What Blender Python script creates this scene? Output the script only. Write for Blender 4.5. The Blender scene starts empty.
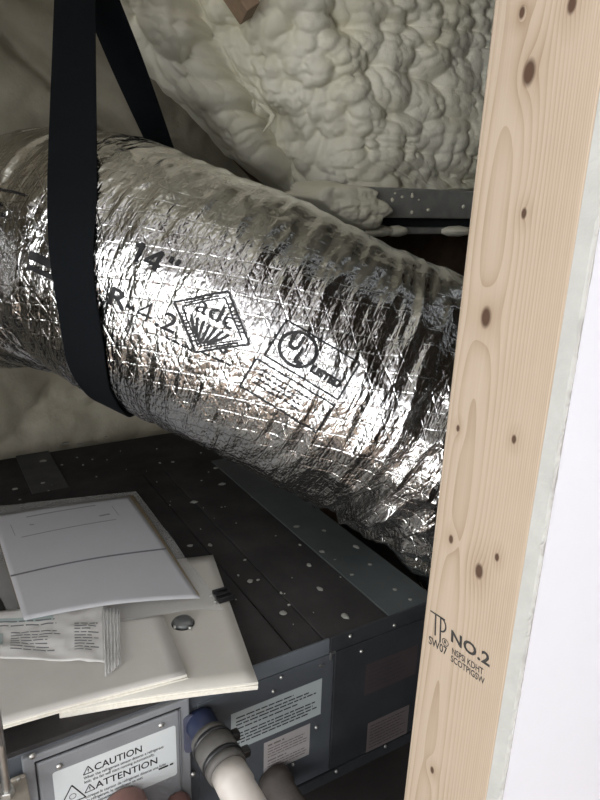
import bpy, bmesh, math, random
import numpy as np
from mathutils import Vector, Matrix

random.seed(7)
rng = np.random.default_rng(11)
scene = bpy.context.scene
COL = scene.collection

# ------------------------------------------------------------------ camera
F = 650.0                                   # focal length in pixels of the 600x800 frame
CAM = np.array([0.0, 0.0, 1.5])
def _ray(x, y):
    return np.array([x - 300.0, -(y - 400.0), -F])
_Yd = _ray(-102, 188); _Yd /= np.linalg.norm(_Yd)
_Zd = -_ray(224, 2400); _Zd -= _Zd.dot(_Yd) * _Yd; _Zd /= np.linalg.norm(_Zd)
_Xd = np.cross(_Yd, _Zd)
RC = np.array([_Xd, _Yd, _Zd])              # camera -> world rotation
cam_d = bpy.data.cameras.new('camera')
cam = bpy.data.objects.new('camera', cam_d)
COL.objects.link(cam)
M4 = Matrix.Identity(4)
for i in range(3):
    for j in range(3):
        M4[i][j] = RC[i][j]
    M4[i][3] = CAM[i]
cam.matrix_world = M4
cam_d.sensor_fit = 'VERTICAL'
cam_d.sensor_height = 24.0
cam_d.lens = F / 800.0 * 24.0
cam_d.clip_start = 0.02
scene.camera = cam

# ------------------------------------------------------------------ world, lights, exposure
world = bpy.data.worlds.new('world')
scene.world = world
world.use_nodes = True
world.node_tree.nodes['Background'].inputs[0].default_value = (0.9, 0.95, 1.0, 1)
world.node_tree.nodes['Background'].inputs[1].default_value = 1.2

def area_light(name, loc, target, sx, sy, power, color):
    d = bpy.data.lights.new(name, 'AREA')
    d.shape = 'RECTANGLE'; d.size = sx; d.size_y = sy
    d.energy = power; d.color = color
    o = bpy.data.objects.new(name, d)
    COL.objects.link(o)
    o.location = loc
    o.rotation_euler = (Vector(target) - Vector(loc)).to_track_quat('-Z', 'Y').to_euler()
    return o
# the room has one window in its left wall and one in its rear wall
WIN = dict(x0=-1.8, x1=-0.5, z0=0.75, z1=2.1, y=-2.6)
WL = dict(y0=-2.0, y1=-0.1, z0=0.5, z1=2.4, x=-2.2)
area_light('rear_window_daylight', (-1.15, WIN['y'] + 0.03, 1.42), (-1.15, 3, 1.42), 1.3, 1.35, 7, (0.98, 0.99, 1.0))
area_light('side_window_daylight', (WL['x'] + 0.03, -1.05, 1.45), (3, -1.05, 1.45), 1.9, 1.9, 118, (0.99, 0.99, 1.0))

scene.view_settings.view_transform = 'Standard'
scene.view_settings.look = 'None'
scene.view_settings.gamma = 1.0
scene.view_settings.use_curve_mapping = False
scene.view_settings.exposure = -0.17

# ------------------------------------------------------------------ pixel helpers (direction only)
def pdir(x, y): return RC @ _ray(x, y)
def atY(x, y, Y): d = pdir(x, y); return CAM + d * (Y / d[1])
def atZ(x, y, Z): d = pdir(x, y); return CAM + d * ((Z - CAM[2]) / d[2])
def atX(x, y, X): d = pdir(x, y); return CAM + d * (X / d[0])
def atD(x, y, D): return CAM + pdir(x, y) * (D / F)
def proj(P):
    q = (np.asarray(P, float) - CAM) @ RC
    return 300 + F * q[..., 0] / -q[..., 2], 400 - F * q[..., 1] / -q[..., 2], -q[..., 2]

# ------------------------------------------------------------------ noise (numpy)
def _hash3(ix, iy, iz, seed):
    h = (ix.astype(np.int64) * 374761393 + iy.astype(np.int64) * 668265263 + iz.astype(np.int64) * 2147483647 + seed * 974634777) & 0xFFFFFFFF
    h = ((h ^ (h >> 13)) * 1274126177) & 0xFFFFFFFF
    h = ((h ^ (h >> 16)) * 2246822519) & 0xFFFFFFFF
    return ((h ^ (h >> 15)) & 0xFFFFFF) / float(0xFFFFFF)
def noise3(x, y, z, seed=0):
    x, y, z = np.broadcast_arrays(x, y, z)
    ix, iy, iz = np.floor(x), np.floor(y), np.floor(z)
    fx, fy, fz = x - ix, y - iy, z - iz
    ux, uy, uz = [t * t * t * (t * (t * 6 - 15) + 10) for t in (fx, fy, fz)]
    out = 0
    for dx in (0, 1):
        for dy in (0, 1):
            for dz in (0, 1):
                w = (ux if dx else 1 - ux) * (uy if dy else 1 - uy) * (uz if dz else 1 - uz)
                out = out + w * _hash3(ix + dx, iy + dy, iz + dz, seed)
    return out * 2 - 1
def worley2(x, y, seed=0):
    """F1, F2 distances"""
    ix, iy = np.floor(x), np.floor(y)
    f1 = np.full(x.shape, 9.0); f2 = np.full(x.shape, 9.0)
    zz = np.zeros_like(ix)
    for dx in (-1, 0, 1):
        for dy in (-1, 0, 1):
            cx, cy = ix + dx, iy + dy
            px = cx + 0.12 + 0.76 * _hash3(cx, cy, zz, seed)
            py = cy + 0.12 + 0.76 * _hash3(cx, cy, zz + 1, seed)
            d = np.sqrt((x - px) ** 2 + (y - py) ** 2)
            f2 = np.minimum(f2, np.maximum(f1, d)); f1 = np.minimum(f1, d)
    return f1, f2
def sstep(a, b, x):
    t = np.clip((x - a) / (b - a), 0, 1); return t * t * (3 - 2 * t)

# ------------------------------------------------------------------ materials
MATS = {}
def new_mat(name):
    m = bpy.data.materials.new(name); m.use_nodes = True
    MATS[name] = m
    return m, m.node_tree, m.node_tree.nodes['Principled BSDF']
def node(nt, typ, **kw):
    n = nt.nodes.new(typ)
    for k, v in kw.items():
        if k == 'inp':
            for a, b in v.items(): n.inputs[a].default_value = b
        else: setattr(n, k, v)
    return n
def lk(nt, a, b): nt.links.new(a, b)
def ramp(nt, stops):
    r = nt.nodes.new('ShaderNodeValToRGB')
    el = r.color_ramp.elements
    while len(el) < len(stops): el.new(0.5)
    for e, (p, c) in zip(el, stops):
        e.position = p; e.color = (*c, 1) if len(c) == 3 else c
    return r
def simple_mat(name, col, rough=0.5, metal=0.0, var=0.12, scale=30, bump=0.0, bscale=200, spec=0.5, dist=0.002):
    m, nt, b = new_mat(name)
    tc = node(nt, 'ShaderNodeTexCoord')
    n = node(nt, 'ShaderNodeTexNoise', inp={'Scale': scale, 'Detail': 5.0, 'Roughness': 0.6})
    lk(nt, tc.outputs['Object'], n.inputs['Vector'])
    lo = tuple(max(0, c * (1 - var)) for c in col); hi = tuple(min(1, c * (1 + var)) for c in col)
    r = ramp(nt, [(0.3, lo), (0.7, hi)])
    lk(nt, n.outputs['Fac'], r.inputs['Fac']); lk(nt, r.outputs['Color'], b.inputs['Base Color'])
    b.inputs['Roughness'].default_value = rough; b.inputs['Metallic'].default_value = metal
    b.inputs['Specular IOR Level'].default_value = spec
    if bump:
        n2 = node(nt, 'ShaderNodeTexNoise', inp={'Scale': bscale, 'Detail': 4.0})
        lk(nt, tc.outputs['Object'], n2.inputs['Vector'])
        bp = node(nt, 'ShaderNodeBump', inp={'Strength': bump, 'Distance': dist})
        lk(nt, n2.outputs['Fac'], bp.inputs['Height']); lk(nt, bp.outputs['Normal'], b.inputs['Normal'])
    return m
def srgb(r, g, b):
    f = lambda c: (c / 255 / 12.92) if c <= 10 else (((c / 255) + 0.055) / 1.055) ** 2.4
    return (f(r), f(g), f(b))

simple_mat('room_paint', (0.82, 0.82, 0.84), 0.6, var=0.02, scale=8)
simple_mat('room_floor', (0.30, 0.22, 0.15), 0.5, var=0.2, scale=12)
simple_mat('gypsum', (0.44, 0.44, 0.41), 0.9, var=0.06, scale=60, bump=0.3, bscale=500, dist=0.001)
simple_mat('drywall_paint', (0.72, 0.725, 0.76), 0.55, var=0.012, scale=14, bump=0.12, bscale=90, dist=0.001)
simple_mat('torn_paper', (0.42, 0.41, 0.385), 0.9, var=0.05, scale=200)
simple_mat('drywall_back', (0.085, 0.065, 0.05), 0.9, var=0.1)
simple_mat('black_strap', (0.0055, 0.0070, 0.0085), 0.9, var=0.15, scale=300, bump=0.25, bscale=900, dist=0.0006, spec=0.12)
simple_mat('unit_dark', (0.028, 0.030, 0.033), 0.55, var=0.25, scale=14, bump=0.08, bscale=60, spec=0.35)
simple_mat('unit_felt', (0.036, 0.034, 0.033), 0.85, var=0.35, scale=10, bump=0.4, bscale=300, dist=0.001, spec=0.2)
simple_mat('unit_strip', (0.070, 0.080, 0.080), 0.6, var=0.2, scale=9, bump=0.15, bscale=80, spec=0.3)
simple_mat('unit_gray', (0.215, 0.225, 0.235), 0.5, metal=0.05, var=0.06, scale=20)
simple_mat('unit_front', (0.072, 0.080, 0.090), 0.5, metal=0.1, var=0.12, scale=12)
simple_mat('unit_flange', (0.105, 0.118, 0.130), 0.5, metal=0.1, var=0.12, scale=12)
simple_mat('zinc', (0.55, 0.55, 0.52), 0.32, metal=0.9, var=0.12, scale=80)
simple_mat('bracket_steel', (0.42, 0.38, 0.32), 0.5, metal=0.3, var=0.2, scale=40)
simple_mat('label_silver', (0.62, 0.66, 0.66), 0.45, metal=0.1, var=0.03, scale=10)
simple_mat('label_gray', (0.36, 0.40, 0.40), 0.5, var=0.05, scale=10)
simple_mat('label_taupe', (0.34, 0.32, 0.31), 0.55, var=0.08, scale=20)
simple_mat('label_brown', (0.13, 0.11, 0.105), 0.6, var=0.08, scale=20)
simple_mat('label_dark', (0.045, 0.035, 0.036), 0.6, var=0.1, scale=30)
simple_mat('ink_black', (0.012, 0.012, 0.013), 0.6, var=0.05)
simple_mat('ink_faded', (0.055, 0.06, 0.06), 0.7, var=0.1)
simple_mat('ink_grey', (0.18, 0.18, 0.19), 0.7, var=0.1)
simple_mat('ink_stamp', (0.035, 0.033, 0.03), 0.8, var=0.5, scale=400)
simple_mat('ink_pale', (0.30, 0.30, 0.31), 0.7, var=0.1)
simple_mat('teal_print', (0.46, 0.54, 0.52), 0.7, var=0.05)
simple_mat('paper_white', (0.53, 0.535, 0.55), 0.75, var=0.03, scale=9, bump=0.15, bscale=30, dist=0.002)
simple_mat('paper_label', (0.72, 0.71, 0.68), 0.5, var=0.03, scale=12)
simple_mat('paper_cream', (0.60, 0.58, 0.52), 0.75, var=0.05, scale=10)
simple_mat('paper_pages', (0.72, 0.69, 0.60), 0.85, var=0.08, scale=260)
simple_mat('paper_gray', (0.62, 0.60, 0.555), 0.75, var=0.06, scale=10)
simple_mat('cardboard', (0.36, 0.29, 0.19), 0.85, var=0.1, scale=40)
simple_mat('blue_plastic', (0.012, 0.018, 0.045), 0.35, var=0.15)
simple_mat('blue_flange', (0.075, 0.08, 0.115), 0.4, var=0.1)
simple_mat('rubber_gray', (0.095, 0.09, 0.082), 0.6, var=0.1, bump=0.1)
simple_mat('pvc_white', (0.50, 0.465, 0.42), 0.45, var=0.05)
simple_mat('rubber_brown', (0.065, 0.055, 0.048), 0.75, var=0.15, bump=0.3)
simple_mat('copper_cap', (0.22, 0.115, 0.095), 0.6, var=0.15, bump=0.15)
simple_mat('black_plastic', (0.012, 0.012, 0.013), 0.4, var=0.1)
simple_mat('knob_gray', (0.16, 0.17, 0.165), 0.3, metal=0.3, var=0.15)
simple_mat('lid_gray', (0.052, 0.052, 0.05), 0.8, var=0.2)
simple_mat('foam_splat', (0.27, 0.27, 0.24), 0.8, var=0.25, scale=60)
simple_mat('rail_steel', (0.36, 0.36, 0.335), 0.5, metal=0.3, var=0.2, scale=25, bump=0.1, bscale=60)
simple_mat('plywood', (0.13, 0.085, 0.055), 0.8, var=0.35, scale=12, bump=0.2, bscale=60)
simple_mat('rafter_wood', (0.34, 0.24, 0.16), 0.75, var=0.25, scale=18, bump=0.2, bscale=80)
simple_mat('header_wood', (0.16, 0.105, 0.07), 0.8, var=0.25, scale=18)
simple_mat('attic_floor', (0.03, 0.026, 0.024), 0.85, var=0.3, scale=10)

# spray foam: cream with paler and yellower patches, fine skin
def foam_mat(name, base, hi):
    m, nt, b = new_mat(name)
    tc = node(nt, 'ShaderNodeTexCoord')
    n = node(nt, 'ShaderNodeTexNoise', inp={'Scale': 7.0, 'Detail': 6.0, 'Roughness': 0.6})
    lk(nt, tc.outputs['Object'], n.inputs['Vector'])
    r = ramp(nt, [(0.35, base), (0.68, hi)])
    lk(nt, n.outputs['Fac'], r.inputs['Fac']); lk(nt, r.outputs['Color'], b.inputs['Base Color'])
    b.inputs['Roughness'].default_value = 0.55
    b.inputs['Specular IOR Level'].default_value = 0.35
    v = node(nt, 'ShaderNodeTexNoise', inp={'Scale': 75.0, 'Detail': 5.0, 'Roughness': 0.65})
    lk(nt, tc.outputs['Object'], v.inputs['Vector'])
    bp = node(nt, 'ShaderNodeBump', inp={'Strength': 0.35, 'Distance': 0.006})
    lk(nt, v.outputs['Fac'], bp.inputs['Height']); lk(nt, bp.outputs['Normal'], b.inputs['Normal'])
    return m
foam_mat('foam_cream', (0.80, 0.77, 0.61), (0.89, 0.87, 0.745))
foam_mat('foam_shaded', (0.33, 0.30, 0.225), (0.46, 0.425, 0.33))  # same foam, with the dimness of the rear slope painted into the colour

# foil duct jacket
def foil():
    m, nt, b = new_mat('foil')
    b.inputs['Metallic'].default_value = 1.0
    b.inputs['Roughness'].default_value = 0.2
    tc = node(nt, 'ShaderNodeTexCoord')
    uv = tc.outputs['UV']
    sep = node(nt, 'ShaderNodeSeparateXYZ'); lk(nt, uv, sep.inputs[0])
    # stretched crinkles running round the duct
    mp = node(nt, 'ShaderNodeMapping', inp={'Scale': (1.0, 0.22, 1.0)}); lk(nt, uv, mp.inputs['Vector'])
    n1 = node(nt, 'ShaderNodeTexNoise', inp={'Scale': 190.0, 'Detail': 4.0, 'Roughness': 0.6, 'Distortion': 0.5})
    lk(nt, mp.outputs[0], n1.inputs['Vector'])
    vo = node(nt, 'ShaderNodeTexVoronoi', inp={'Scale': 260.0}); vo.feature = 'F1'
    mp2 = node(nt, 'ShaderNodeMapping', inp={'Scale': (1.0, 0.5, 1.0), 'Rotation': (0, 0, 0.5)}); lk(nt, uv, mp2.inputs['Vector'])
    lk(nt, mp2.outputs[0], vo.inputs['Vector'])
    # reinforcing scrim: thin threads, round the duct, along it and diagonal
    def thread(ax, ay, period, width):
        d = node(nt, 'ShaderNodeVectorMath', operation='DOT_PRODUCT'); lk(nt, uv, d.inputs[0])
        d.inputs[1].default_value = (ax / period, ay / period, 0)
        fr = node(nt, 'ShaderNodeMath', operation='PINGPONG'); lk(nt, d.outputs['Value'], fr.inputs[0]); fr.inputs[1].default_value = 0.5
        mr = node(nt, 'ShaderNodeMapRange', inp={'From Min': 0.0, 'From Max': width, 'To Min': 1.0, 'To Max': 0.0})
        lk(nt, fr.outputs[0], mr.inputs['Value'])
        return mr.outputs[0]
    t1 = thread(1, 0, 0.0135, 0.09); t2 = thread(0.35, 0.95, 0.020, 0.06); t3 = thread(0.75, -0.66, 0.021, 0.06)
    mx = node(nt, 'ShaderNodeMath', operation='MAXIMUM'); lk(nt, t1, mx.inputs[0]); lk(nt, t2, mx.inputs[1])
    mx2 = node(nt, 'ShaderNodeMath', operation='MAXIMUM'); lk(nt, mx.outputs[0], mx2.inputs[0]); lk(nt, t3, mx2.inputs[1])
    a = node(nt, 'ShaderNodeMath', operation='MULTIPLY_ADD', inp={1: 0.55}); lk(nt, vo.outputs['Distance'], a.inputs[0]); lk(nt, n1.outputs['Fac'], a.inputs[2])
    a2 = node(nt, 'ShaderNodeMath', operation='MULTIPLY_ADD', inp={1: 0.20}); lk(nt, mx2.outputs[0], a2.inputs[0]); lk(nt, a.outputs[0], a2.inputs[2])
    bp = node(nt, 'ShaderNodeBump', inp={'Strength': 0.6, 'Distance': 0.0026}); lk(nt, a2.outputs[0], bp.inputs['Height'])
    taut = node(nt, 'ShaderNodeMapRange', inp={'From Min': 0.10, 'From Max': 0.20, 'To Min': 0.24, 'To Max': 0.80})
    lk(nt, sep.outputs['Y'], taut.inputs['Value']); lk(nt, taut.outputs[0], bp.inputs['Strength'])
    lk(nt, bp.outputs['Normal'], b.inputs['Normal'])
    n2 = node(nt, 'ShaderNodeTexNoise', inp={'Scale': 9.0, 'Detail': 4.0}); lk(nt, tc.outputs['Object'], n2.inputs['Vector'])
    r = ramp(nt, [(0.35, (0.66, 0.66, 0.645)), (0.65, (0.86, 0.86, 0.85))]); lk(nt, n2.outputs['Fac'], r.inputs['Fac'])
    lk(nt, r.outputs['Color'], b.inputs['Base Color'])
    rr = node(nt, 'ShaderNodeMapRange', inp={'From Min': 0.3, 'From Max': 0.7, 'To Min': 0.11, 'To Max': 0.22}); lk(nt, n2.outputs['Fac'], rr.inputs['Value'])
    lk(nt, rr.outputs[0], b.inputs['Roughness'])
foil()

def clear_plastic(name, fac):
    m, nt, b = new_mat(name)
    out = nt.nodes['Material Output']
    b.inputs['Base Color'].default_value = (0.85, 0.85, 0.83, 1)
    b.inputs['Roughness'].default_value = 0.18
    tc = node(nt, 'ShaderNodeTexCoord')
    n = node(nt, 'ShaderNodeTexNoise', inp={'Scale': 45.0, 'Detail': 4.0, 'Distortion': 1.0}); lk(nt, tc.outputs['Object'], n.inputs['Vector'])
    bp = node(nt, 'ShaderNodeBump', inp={'Strength': 0.5, 'Distance': 0.004}); lk(nt, n.outputs['Fac'], bp.inputs['Height'])
    lk(nt, bp.outputs['Normal'], b.inputs['Normal'])
    t = node(nt, 'ShaderNodeBsdfTransparent'); mix = node(nt, 'ShaderNodeMixShader', inp={0: fac})
    lk(nt, t.outputs[0], mix.inputs[1]); lk(nt, b.outputs[0], mix.inputs[2]); lk(nt, mix.outputs[0], out.inputs['Surface'])
clear_plastic('clear_film', 0.19)
clear_plastic('seal_film', 0.62)

# framing lumber; coordinates: object space, y across the face, z along the board
def lumber(name, knots, light=(0.455, 0.37, 0.282), dark=(0.31, 0.23, 0.155), cathedral=True):
    m, nt, b = new_mat(name)
    tc = node(nt, 'ShaderNodeTexCoord')
    sep = node(nt, 'ShaderNodeSeparateXYZ'); lk(nt, tc.outputs['Object'], sep.inputs[0])
    Y, Z = sep.outputs['Y'], sep.outputs['Z']
    def M(op, a, bb=None, c=None):
        n = node(nt, 'ShaderNodeMath', operation=op)
        for i, v in enumerate((a, bb, c)):
            if v is None: continue
            if isinstance(v, (int, float)): n.inputs[i].default_value = v
            else: lk(nt, v, n.inputs[i])
        return n.outputs[0]
    nv = node(nt, 'ShaderNodeMapping', inp={'Scale': (4.0, 4.0, 0.45)}); lk(nt, tc.outputs['Object'], nv.inputs[0])
    ns = node(nt, 'ShaderNodeTexNoise', inp={'Scale': 1.0, 'Detail': 1.0}); lk(nt, nv.outputs[0], ns.inputs['Vector'])
    warp = M('MULTIPLY', M('SUBTRACT', ns.outputs['Fac'], 0.5), 0.022)
    # cathedral: squared distance from the pith line on the far half, with slow drift along the length
    yc = M('ADD', Y, -0.064)
    yw = M('ADD', yc, warp)
    base = M('ADD', M('MULTIPLY', M('MULTIPLY', yw, yw), 15.0), M('MULTIPLY', Z, 0.011))
    knot_sum = None; kmask = None; halo = None
    for (ky, kz, kr) in knots:
        dy = M('SUBTRACT', Y, ky); dz = M('MULTIPLY', M('SUBTRACT', Z, kz), 0.62)
        d = M('SQRT', M('ADD', M('MULTIPLY', dy, dy), M('MULTIPLY', dz, dz)))
        e = M('POWER', 2.718, M('MULTIPLY', d, -1.0 / (kr * 2.0)))
        term = M('MULTIPLY', e, kr * 1.3)
        knot_sum = term if knot_sum is None else M('ADD', knot_sum, term)
        km = node(nt, 'ShaderNodeMapRange', inp={'From Min': kr * 0.55, 'From Max': kr * 0.95, 'To Min': 1.0, 'To Max': 0.0}); lk(nt, d, km.inputs['Value'])
        kmask = km.outputs[0] if kmask is None else M('MAXIMUM', kmask, km.outputs[0])
        hm = node(nt, 'ShaderNodeMapRange', inp={'From Min': kr * 0.9, 'From Max': kr * 3.5, 'To Min': 1.0, 'To Max': 0.0}); lk(nt, d, hm.inputs['Value'])
        halo = hm.outputs[0] if halo is None else M('MAXIMUM', halo, hm.outputs[0])
    ring = M('ADD', base, knot_sum)
    freq = 330.0
    saw = M('FRACT', M('MULTIPLY', ring, freq))
    coarse = M('POWER', saw, 3.0)
    fine_n = node(nt, 'ShaderNodeMapping', inp={'Scale': (500.0, 500.0, 7.0)}); lk(nt, tc.outputs['Object'], fine_n.inputs[0])
    fn = node(nt, 'ShaderNodeTexNoise', inp={'Scale': 1.0, 'Detail': 3.0}); lk(nt, fine_n.outputs[0], fn.inputs['Vector'])
    mod = node(nt, 'ShaderNodeTexNoise', inp={'Scale': 14.0, 'Detail': 2.0}); lk(nt, tc.outputs['Object'], mod.inputs['Vector'])
    fac = M('ADD', M('MULTIPLY', coarse, M('MULTIPLY', mod.outputs['Fac'], 1.1)), M('MULTIPLY', M('SUBTRACT', fn.outputs['Fac'], 0.35), 0.42))
    fac = M('ADD', fac, M('MULTIPLY', halo, 0.25))
    r = ramp(nt, [(0.0, light), (0.85, dark)]); lk(nt, fac, r.inputs['Fac'])
    mixc = node(nt, 'ShaderNodeMix', data_type='RGBA'); lk(nt, kmask, mixc.inputs['Factor'])
    lk(nt, r.outputs['Color'], mixc.inputs['A']); mixc.inputs['B'].default_value = (0.085, 0.05, 0.032, 1)
    lk(nt, mixc.outputs['Result'], b.inputs['Base Color'])
    b.inputs['Roughness'].default_value = 0.7
    b.inputs['Specular IOR Level'].default_value = 0.25
    bp = node(nt, 'ShaderNodeBump', inp={'Strength': 0.12, 'Distance': 0.001}); lk(nt, fn.outputs['Fac'], bp.inputs['Height'])
    lk(nt, bp.outputs['Normal'], b.inputs['Normal'])
    return m

# ------------------------------------------------------------------ object helpers
def link(o, parent=None):
    COL.objects.link(o)
    if parent is not None:
        o.parent = parent
        o.matrix_parent_inverse = parent.matrix_world.inverted() if not isinstance(parent, tuple) else Matrix()
    return o
def tag(o, label, cat, group=None, kind=None):
    if label: o['label'] = label
    if cat: o['category'] = cat
    if group: o['group'] = group
    if kind: o['kind'] = kind
    return o
def struct(o): o['kind'] = 'structure'; return o
def mat_of(m): return MATS[m] if isinstance(m, str) else m
def obj_np(name, verts, faces, mat, parent=None, smooth=True, uvs=None):
    me = bpy.data.meshes.new(name)
    me.from_pydata([tuple(map(float, v)) for v in verts], [], [tuple(map(int, f)) for f in faces])
    me.materials.append(mat_of(mat))
    if smooth: me.polygons.foreach_set('use_smooth', np.ones(len(me.polygons), bool))
    if uvs is not None:
        ul = me.uv_layers.new(name='uv')
        li = np.zeros(len(me.loops), np.int32); me.loops.foreach_get('vertex_index', li)
        ul.data.foreach_set('uv', np.asarray(uvs, float)[li].ravel())
    me.update()
    return link(bpy.data.objects.new(name, me), parent)
def obj_bm(name, bm, mat, parent=None, smooth=False):
    bmesh.ops.recalc_face_normals(bm, faces=bm.faces)
    me = bpy.data.meshes.new(name)
    bm.to_mesh(me); bm.free()
    me.materials.append(mat_of(mat))
    if smooth: me.polygons.foreach_set('use_smooth', np.ones(len(me.polygons), bool))
    return link(bpy.data.objects.new(name, me), parent)
def empty(name, loc):
    o = bpy.data.objects.new(name, None); COL.objects.link(o)
    o.location = loc; o.empty_display_size = 0.05
    bpy.context.view_layer.update()
    return o
def bm_box(bm, lo, hi, bevel=0.0, seg=2):
    lo, hi = np.array(lo, float), np.array(hi, float)
    r = bmesh.ops.create_cube(bm, size=1.0, matrix=Matrix.Translation(Vector((lo + hi) / 2)) @ Matrix.Diagonal((*(hi - lo), 1)))
    if bevel:
        vs = set(r['verts'])
        es = [e for e in bm.edges if e.verts[0] in vs and e.verts[1] in vs]
        bmesh.ops.bevel(bm, geom=es, offset=bevel, segments=seg, affect='EDGES', profile=0.5)
def box(name, lo, hi, mat, parent=None, bevel=0.0, seg=2):
    bm = bmesh.new(); bm_box(bm, lo, hi, bevel, seg)
    return obj_bm(name, bm, mat, parent)
def grid_faces(nu, nv, wrap_v=False):
    I, J = np.meshgrid(np.arange(nu - 1), np.arange(nv if wrap_v else nv - 1), indexing='ij')
    J2 = (J + 1) % nv
    return np.stack([I * nv + J, (I + 1) * nv + J, (I + 1) * nv + J2, I * nv + J2], -1).reshape(-1, 4)
def lathe_along(name, start, direction, profile, mat, parent=None, n=28, smooth=True, cap=True):
    """profile: list of (distance along direction, radius)"""
    d = Vector(direction).normalized(); s = Vector(start)
    a = d.orthogonal().normalized(); b = d.cross(a)
    V = []; Fc = []
    for (t, r) in profile:
        for k in range(n):
            an = 2 * math.pi * k / n
            V.append(s + d * t + (a * math.cos(an) + b * math.sin(an)) * r)
    for i in range(len(profile) - 1):
        for k in range(n):
            k2 = (k + 1) % n
            Fc.append((i * n + k, i * n + k2, (i + 1) * n + k2, (i + 1) * n + k))
    if cap:
        Fc.append(tuple(range(n))[::-1]); Fc.append(tuple((len(profile) - 1) * n + k for k in range(n)))
    o = obj_np(name, V, Fc, mat, parent, smooth)
    return o
def tube(name, pts, r, mat, parent=None, n=10):
    pts = [Vector(p) for p in pts]
    V = []; Fc = []
    prev = None
    for i, p in enumerate(pts):
        t = (pts[min(i + 1, len(pts) - 1)] - pts[max(i - 1, 0)]).normalized()
        if prev is None: a = t.orthogonal().normalized()
        else: a = (prev - t * prev.dot(t)).normalized()
        prev = a; b = t.cross(a)
        for k in range(n):
            an = 2 * math.pi * k / n
            V.append(p + (a * math.cos(an) + b * math.sin(an)) * r)
    for i in range(len(pts) - 1):
        for k in range(n):
            k2 = (k + 1) % n
            Fc.append((i * n + k, i * n + k2, (i + 1) * n + k2, (i + 1) * n + k))
    Fc.append(tuple(range(n))[::-1]); Fc.append(tuple((len(pts) - 1) * n + k for k in range(n)))
    return obj_np(name, V, Fc, mat, parent, True)

# flat lettering: 2-D triangles from the built-in font
def text2d(body, size, bold=0.0, align='LEFT', shear=0.0, spacing=1.0, xs=1.0):
    cu = bpy.data.curves.new('txt', 'FONT')
    cu.body = body; cu.size = size; cu.offset = bold; cu.align_x = align; cu.shear = shear
    cu.resolution_u = 3; cu.space_character = spacing; cu.fill_mode = 'FRONT'
    o = bpy.data.objects.new('txt', cu); COL.objects.link(o)
    bpy.context.view_layer.update()
    me = bpy.data.meshes.new_from_object(o.evaluated_get(bpy.context.evaluated_depsgraph_get()))
    V = np.array([v.co[:2] for v in me.vertices]).reshape(-1, 2); V[:, 0] *= xs
    Fc = [tuple(p.vertices) for p in me.polygons]
    bpy.data.objects.remove(o); bpy.data.curves.remove(cu); bpy.data.meshes.remove(me)
    return V, Fc
def line2d(pts, w):
    V = []; Fc = []
    for (a, b) in zip(pts[:-1], pts[1:]):
        a, b = np.array(a, float), np.array(b, float)
        t = (b - a) / max(1e-9, np.linalg.norm(b - a)); n = np.array([-t[1], t[0]]) * w / 2
        k = len(V); steps = max(1, int(np.linalg.norm(b - a) / 0.008))
        for i in range(steps + 1):
            p = a + (b - a) * i / steps
            V += [p - n, p + n]
        for i in range(steps): Fc.append((k + 2 * i, k + 2 * i + 2, k + 2 * i + 3, k + 2 * i + 1))
    return np.array(V), Fc
def circle2d(c, r, n=36): return [(c[0] + r * math.cos(2 * math.pi * i / n), c[1] + r * math.sin(2 * math.pi * i / n)) for i in range(n + 1)]
def merge2d(items):
    V = []; Fc = []; k = 0
    for v, f in items:
        V.append(v); Fc += [tuple(i + k for i in p) for p in f]; k += len(v)
    return np.concatenate(V), Fc
def xf2d(vf, dx=0, dy=0, ang=0, sx=1, sy=1):
    v, f = vf
    v = v * np.array([sx, sy]); c, s = math.cos(ang), math.sin(ang)
    return np.stack([v[:, 0] * c - v[:, 1] * s + dx, v[:, 0] * s + v[:, 1] * c + dy], 1), f
def print_bars(x0, y0, w, rows, pitch, h, seed, ragged=0.3):
    """rows of word-long dashes: print too small to read"""
    r = random.Random(seed); out = []
    for i in range(rows):
        x = x0; end = x0 + w * (1 - ragged * r.random())
        while x < end:
            l = min(end - x, h * r.uniform(2, 7))
            y = y0 - i * pitch
            out.append((np.array([(x, y), (x + l, y), (x + l, y + h), (x, y + h)]), [(0, 1, 2, 3)]))
            x += l + h * 0.8
    return merge2d(out)
def decal(name, vf, origin, ux, uy, mat, parent, off=0.0004):
    origin, ux, uy = Vector(origin), Vector(ux), Vector(uy)
    n = ux.cross(uy).normalized()
    v, f = vf
    V = [origin + ux * float(a) + uy * float(b) + n * off for a, b in v]
    return obj_np(name, V, f, mat, parent, smooth=False)

# ================================================================== SETTING: the room the camera stands in
YN, YF, XJ = 0.258, 0.347, 0.34            # stud near / far edge, face of the jamb
YD = 0.2455                                # face of the drywall
LEAN = 0.019                               # the jamb is a degree out of plumb
def xj(z): return 0.3390 + LEAN * (z - 1.33)
RX0, RX1, RY0, RZ1 = -2.2, 2.4, -2.6, 2.75
struct(box('floor', (RX0, RY0, -0.05), (RX1, YD, 0.0), 'room_floor'))
struct(box('ceiling', (RX0, RY0, RZ1), (RX1, YD, RZ1 + 0.05), 'room_paint'))
bm = bmesh.new()
bm_box(bm, (RX0 - 0.05, RY0, 0), (RX0, WL['y0'], RZ1)); bm_box(bm, (RX0 - 0.05, WL['y1'], 0), (RX0, YD, RZ1))
bm_box(bm, (RX0 - 0.05, WL['y0'], 0), (RX0, WL['y1'], WL['z0'])); bm_box(bm, (RX0 - 0.05, WL['y0'], WL['z1']), (RX0, WL['y1'], RZ1))
struct(obj_bm('wall_left', bm, 'room_paint'))
bm = bmesh.new()
for y in (WL['y0'], WL['y1'] - 0.04): bm_box(bm, (RX0 - 0.05, y, WL['z0']), (RX0 - 0.01, y + 0.04, WL['z1']), 0.004)
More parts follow.
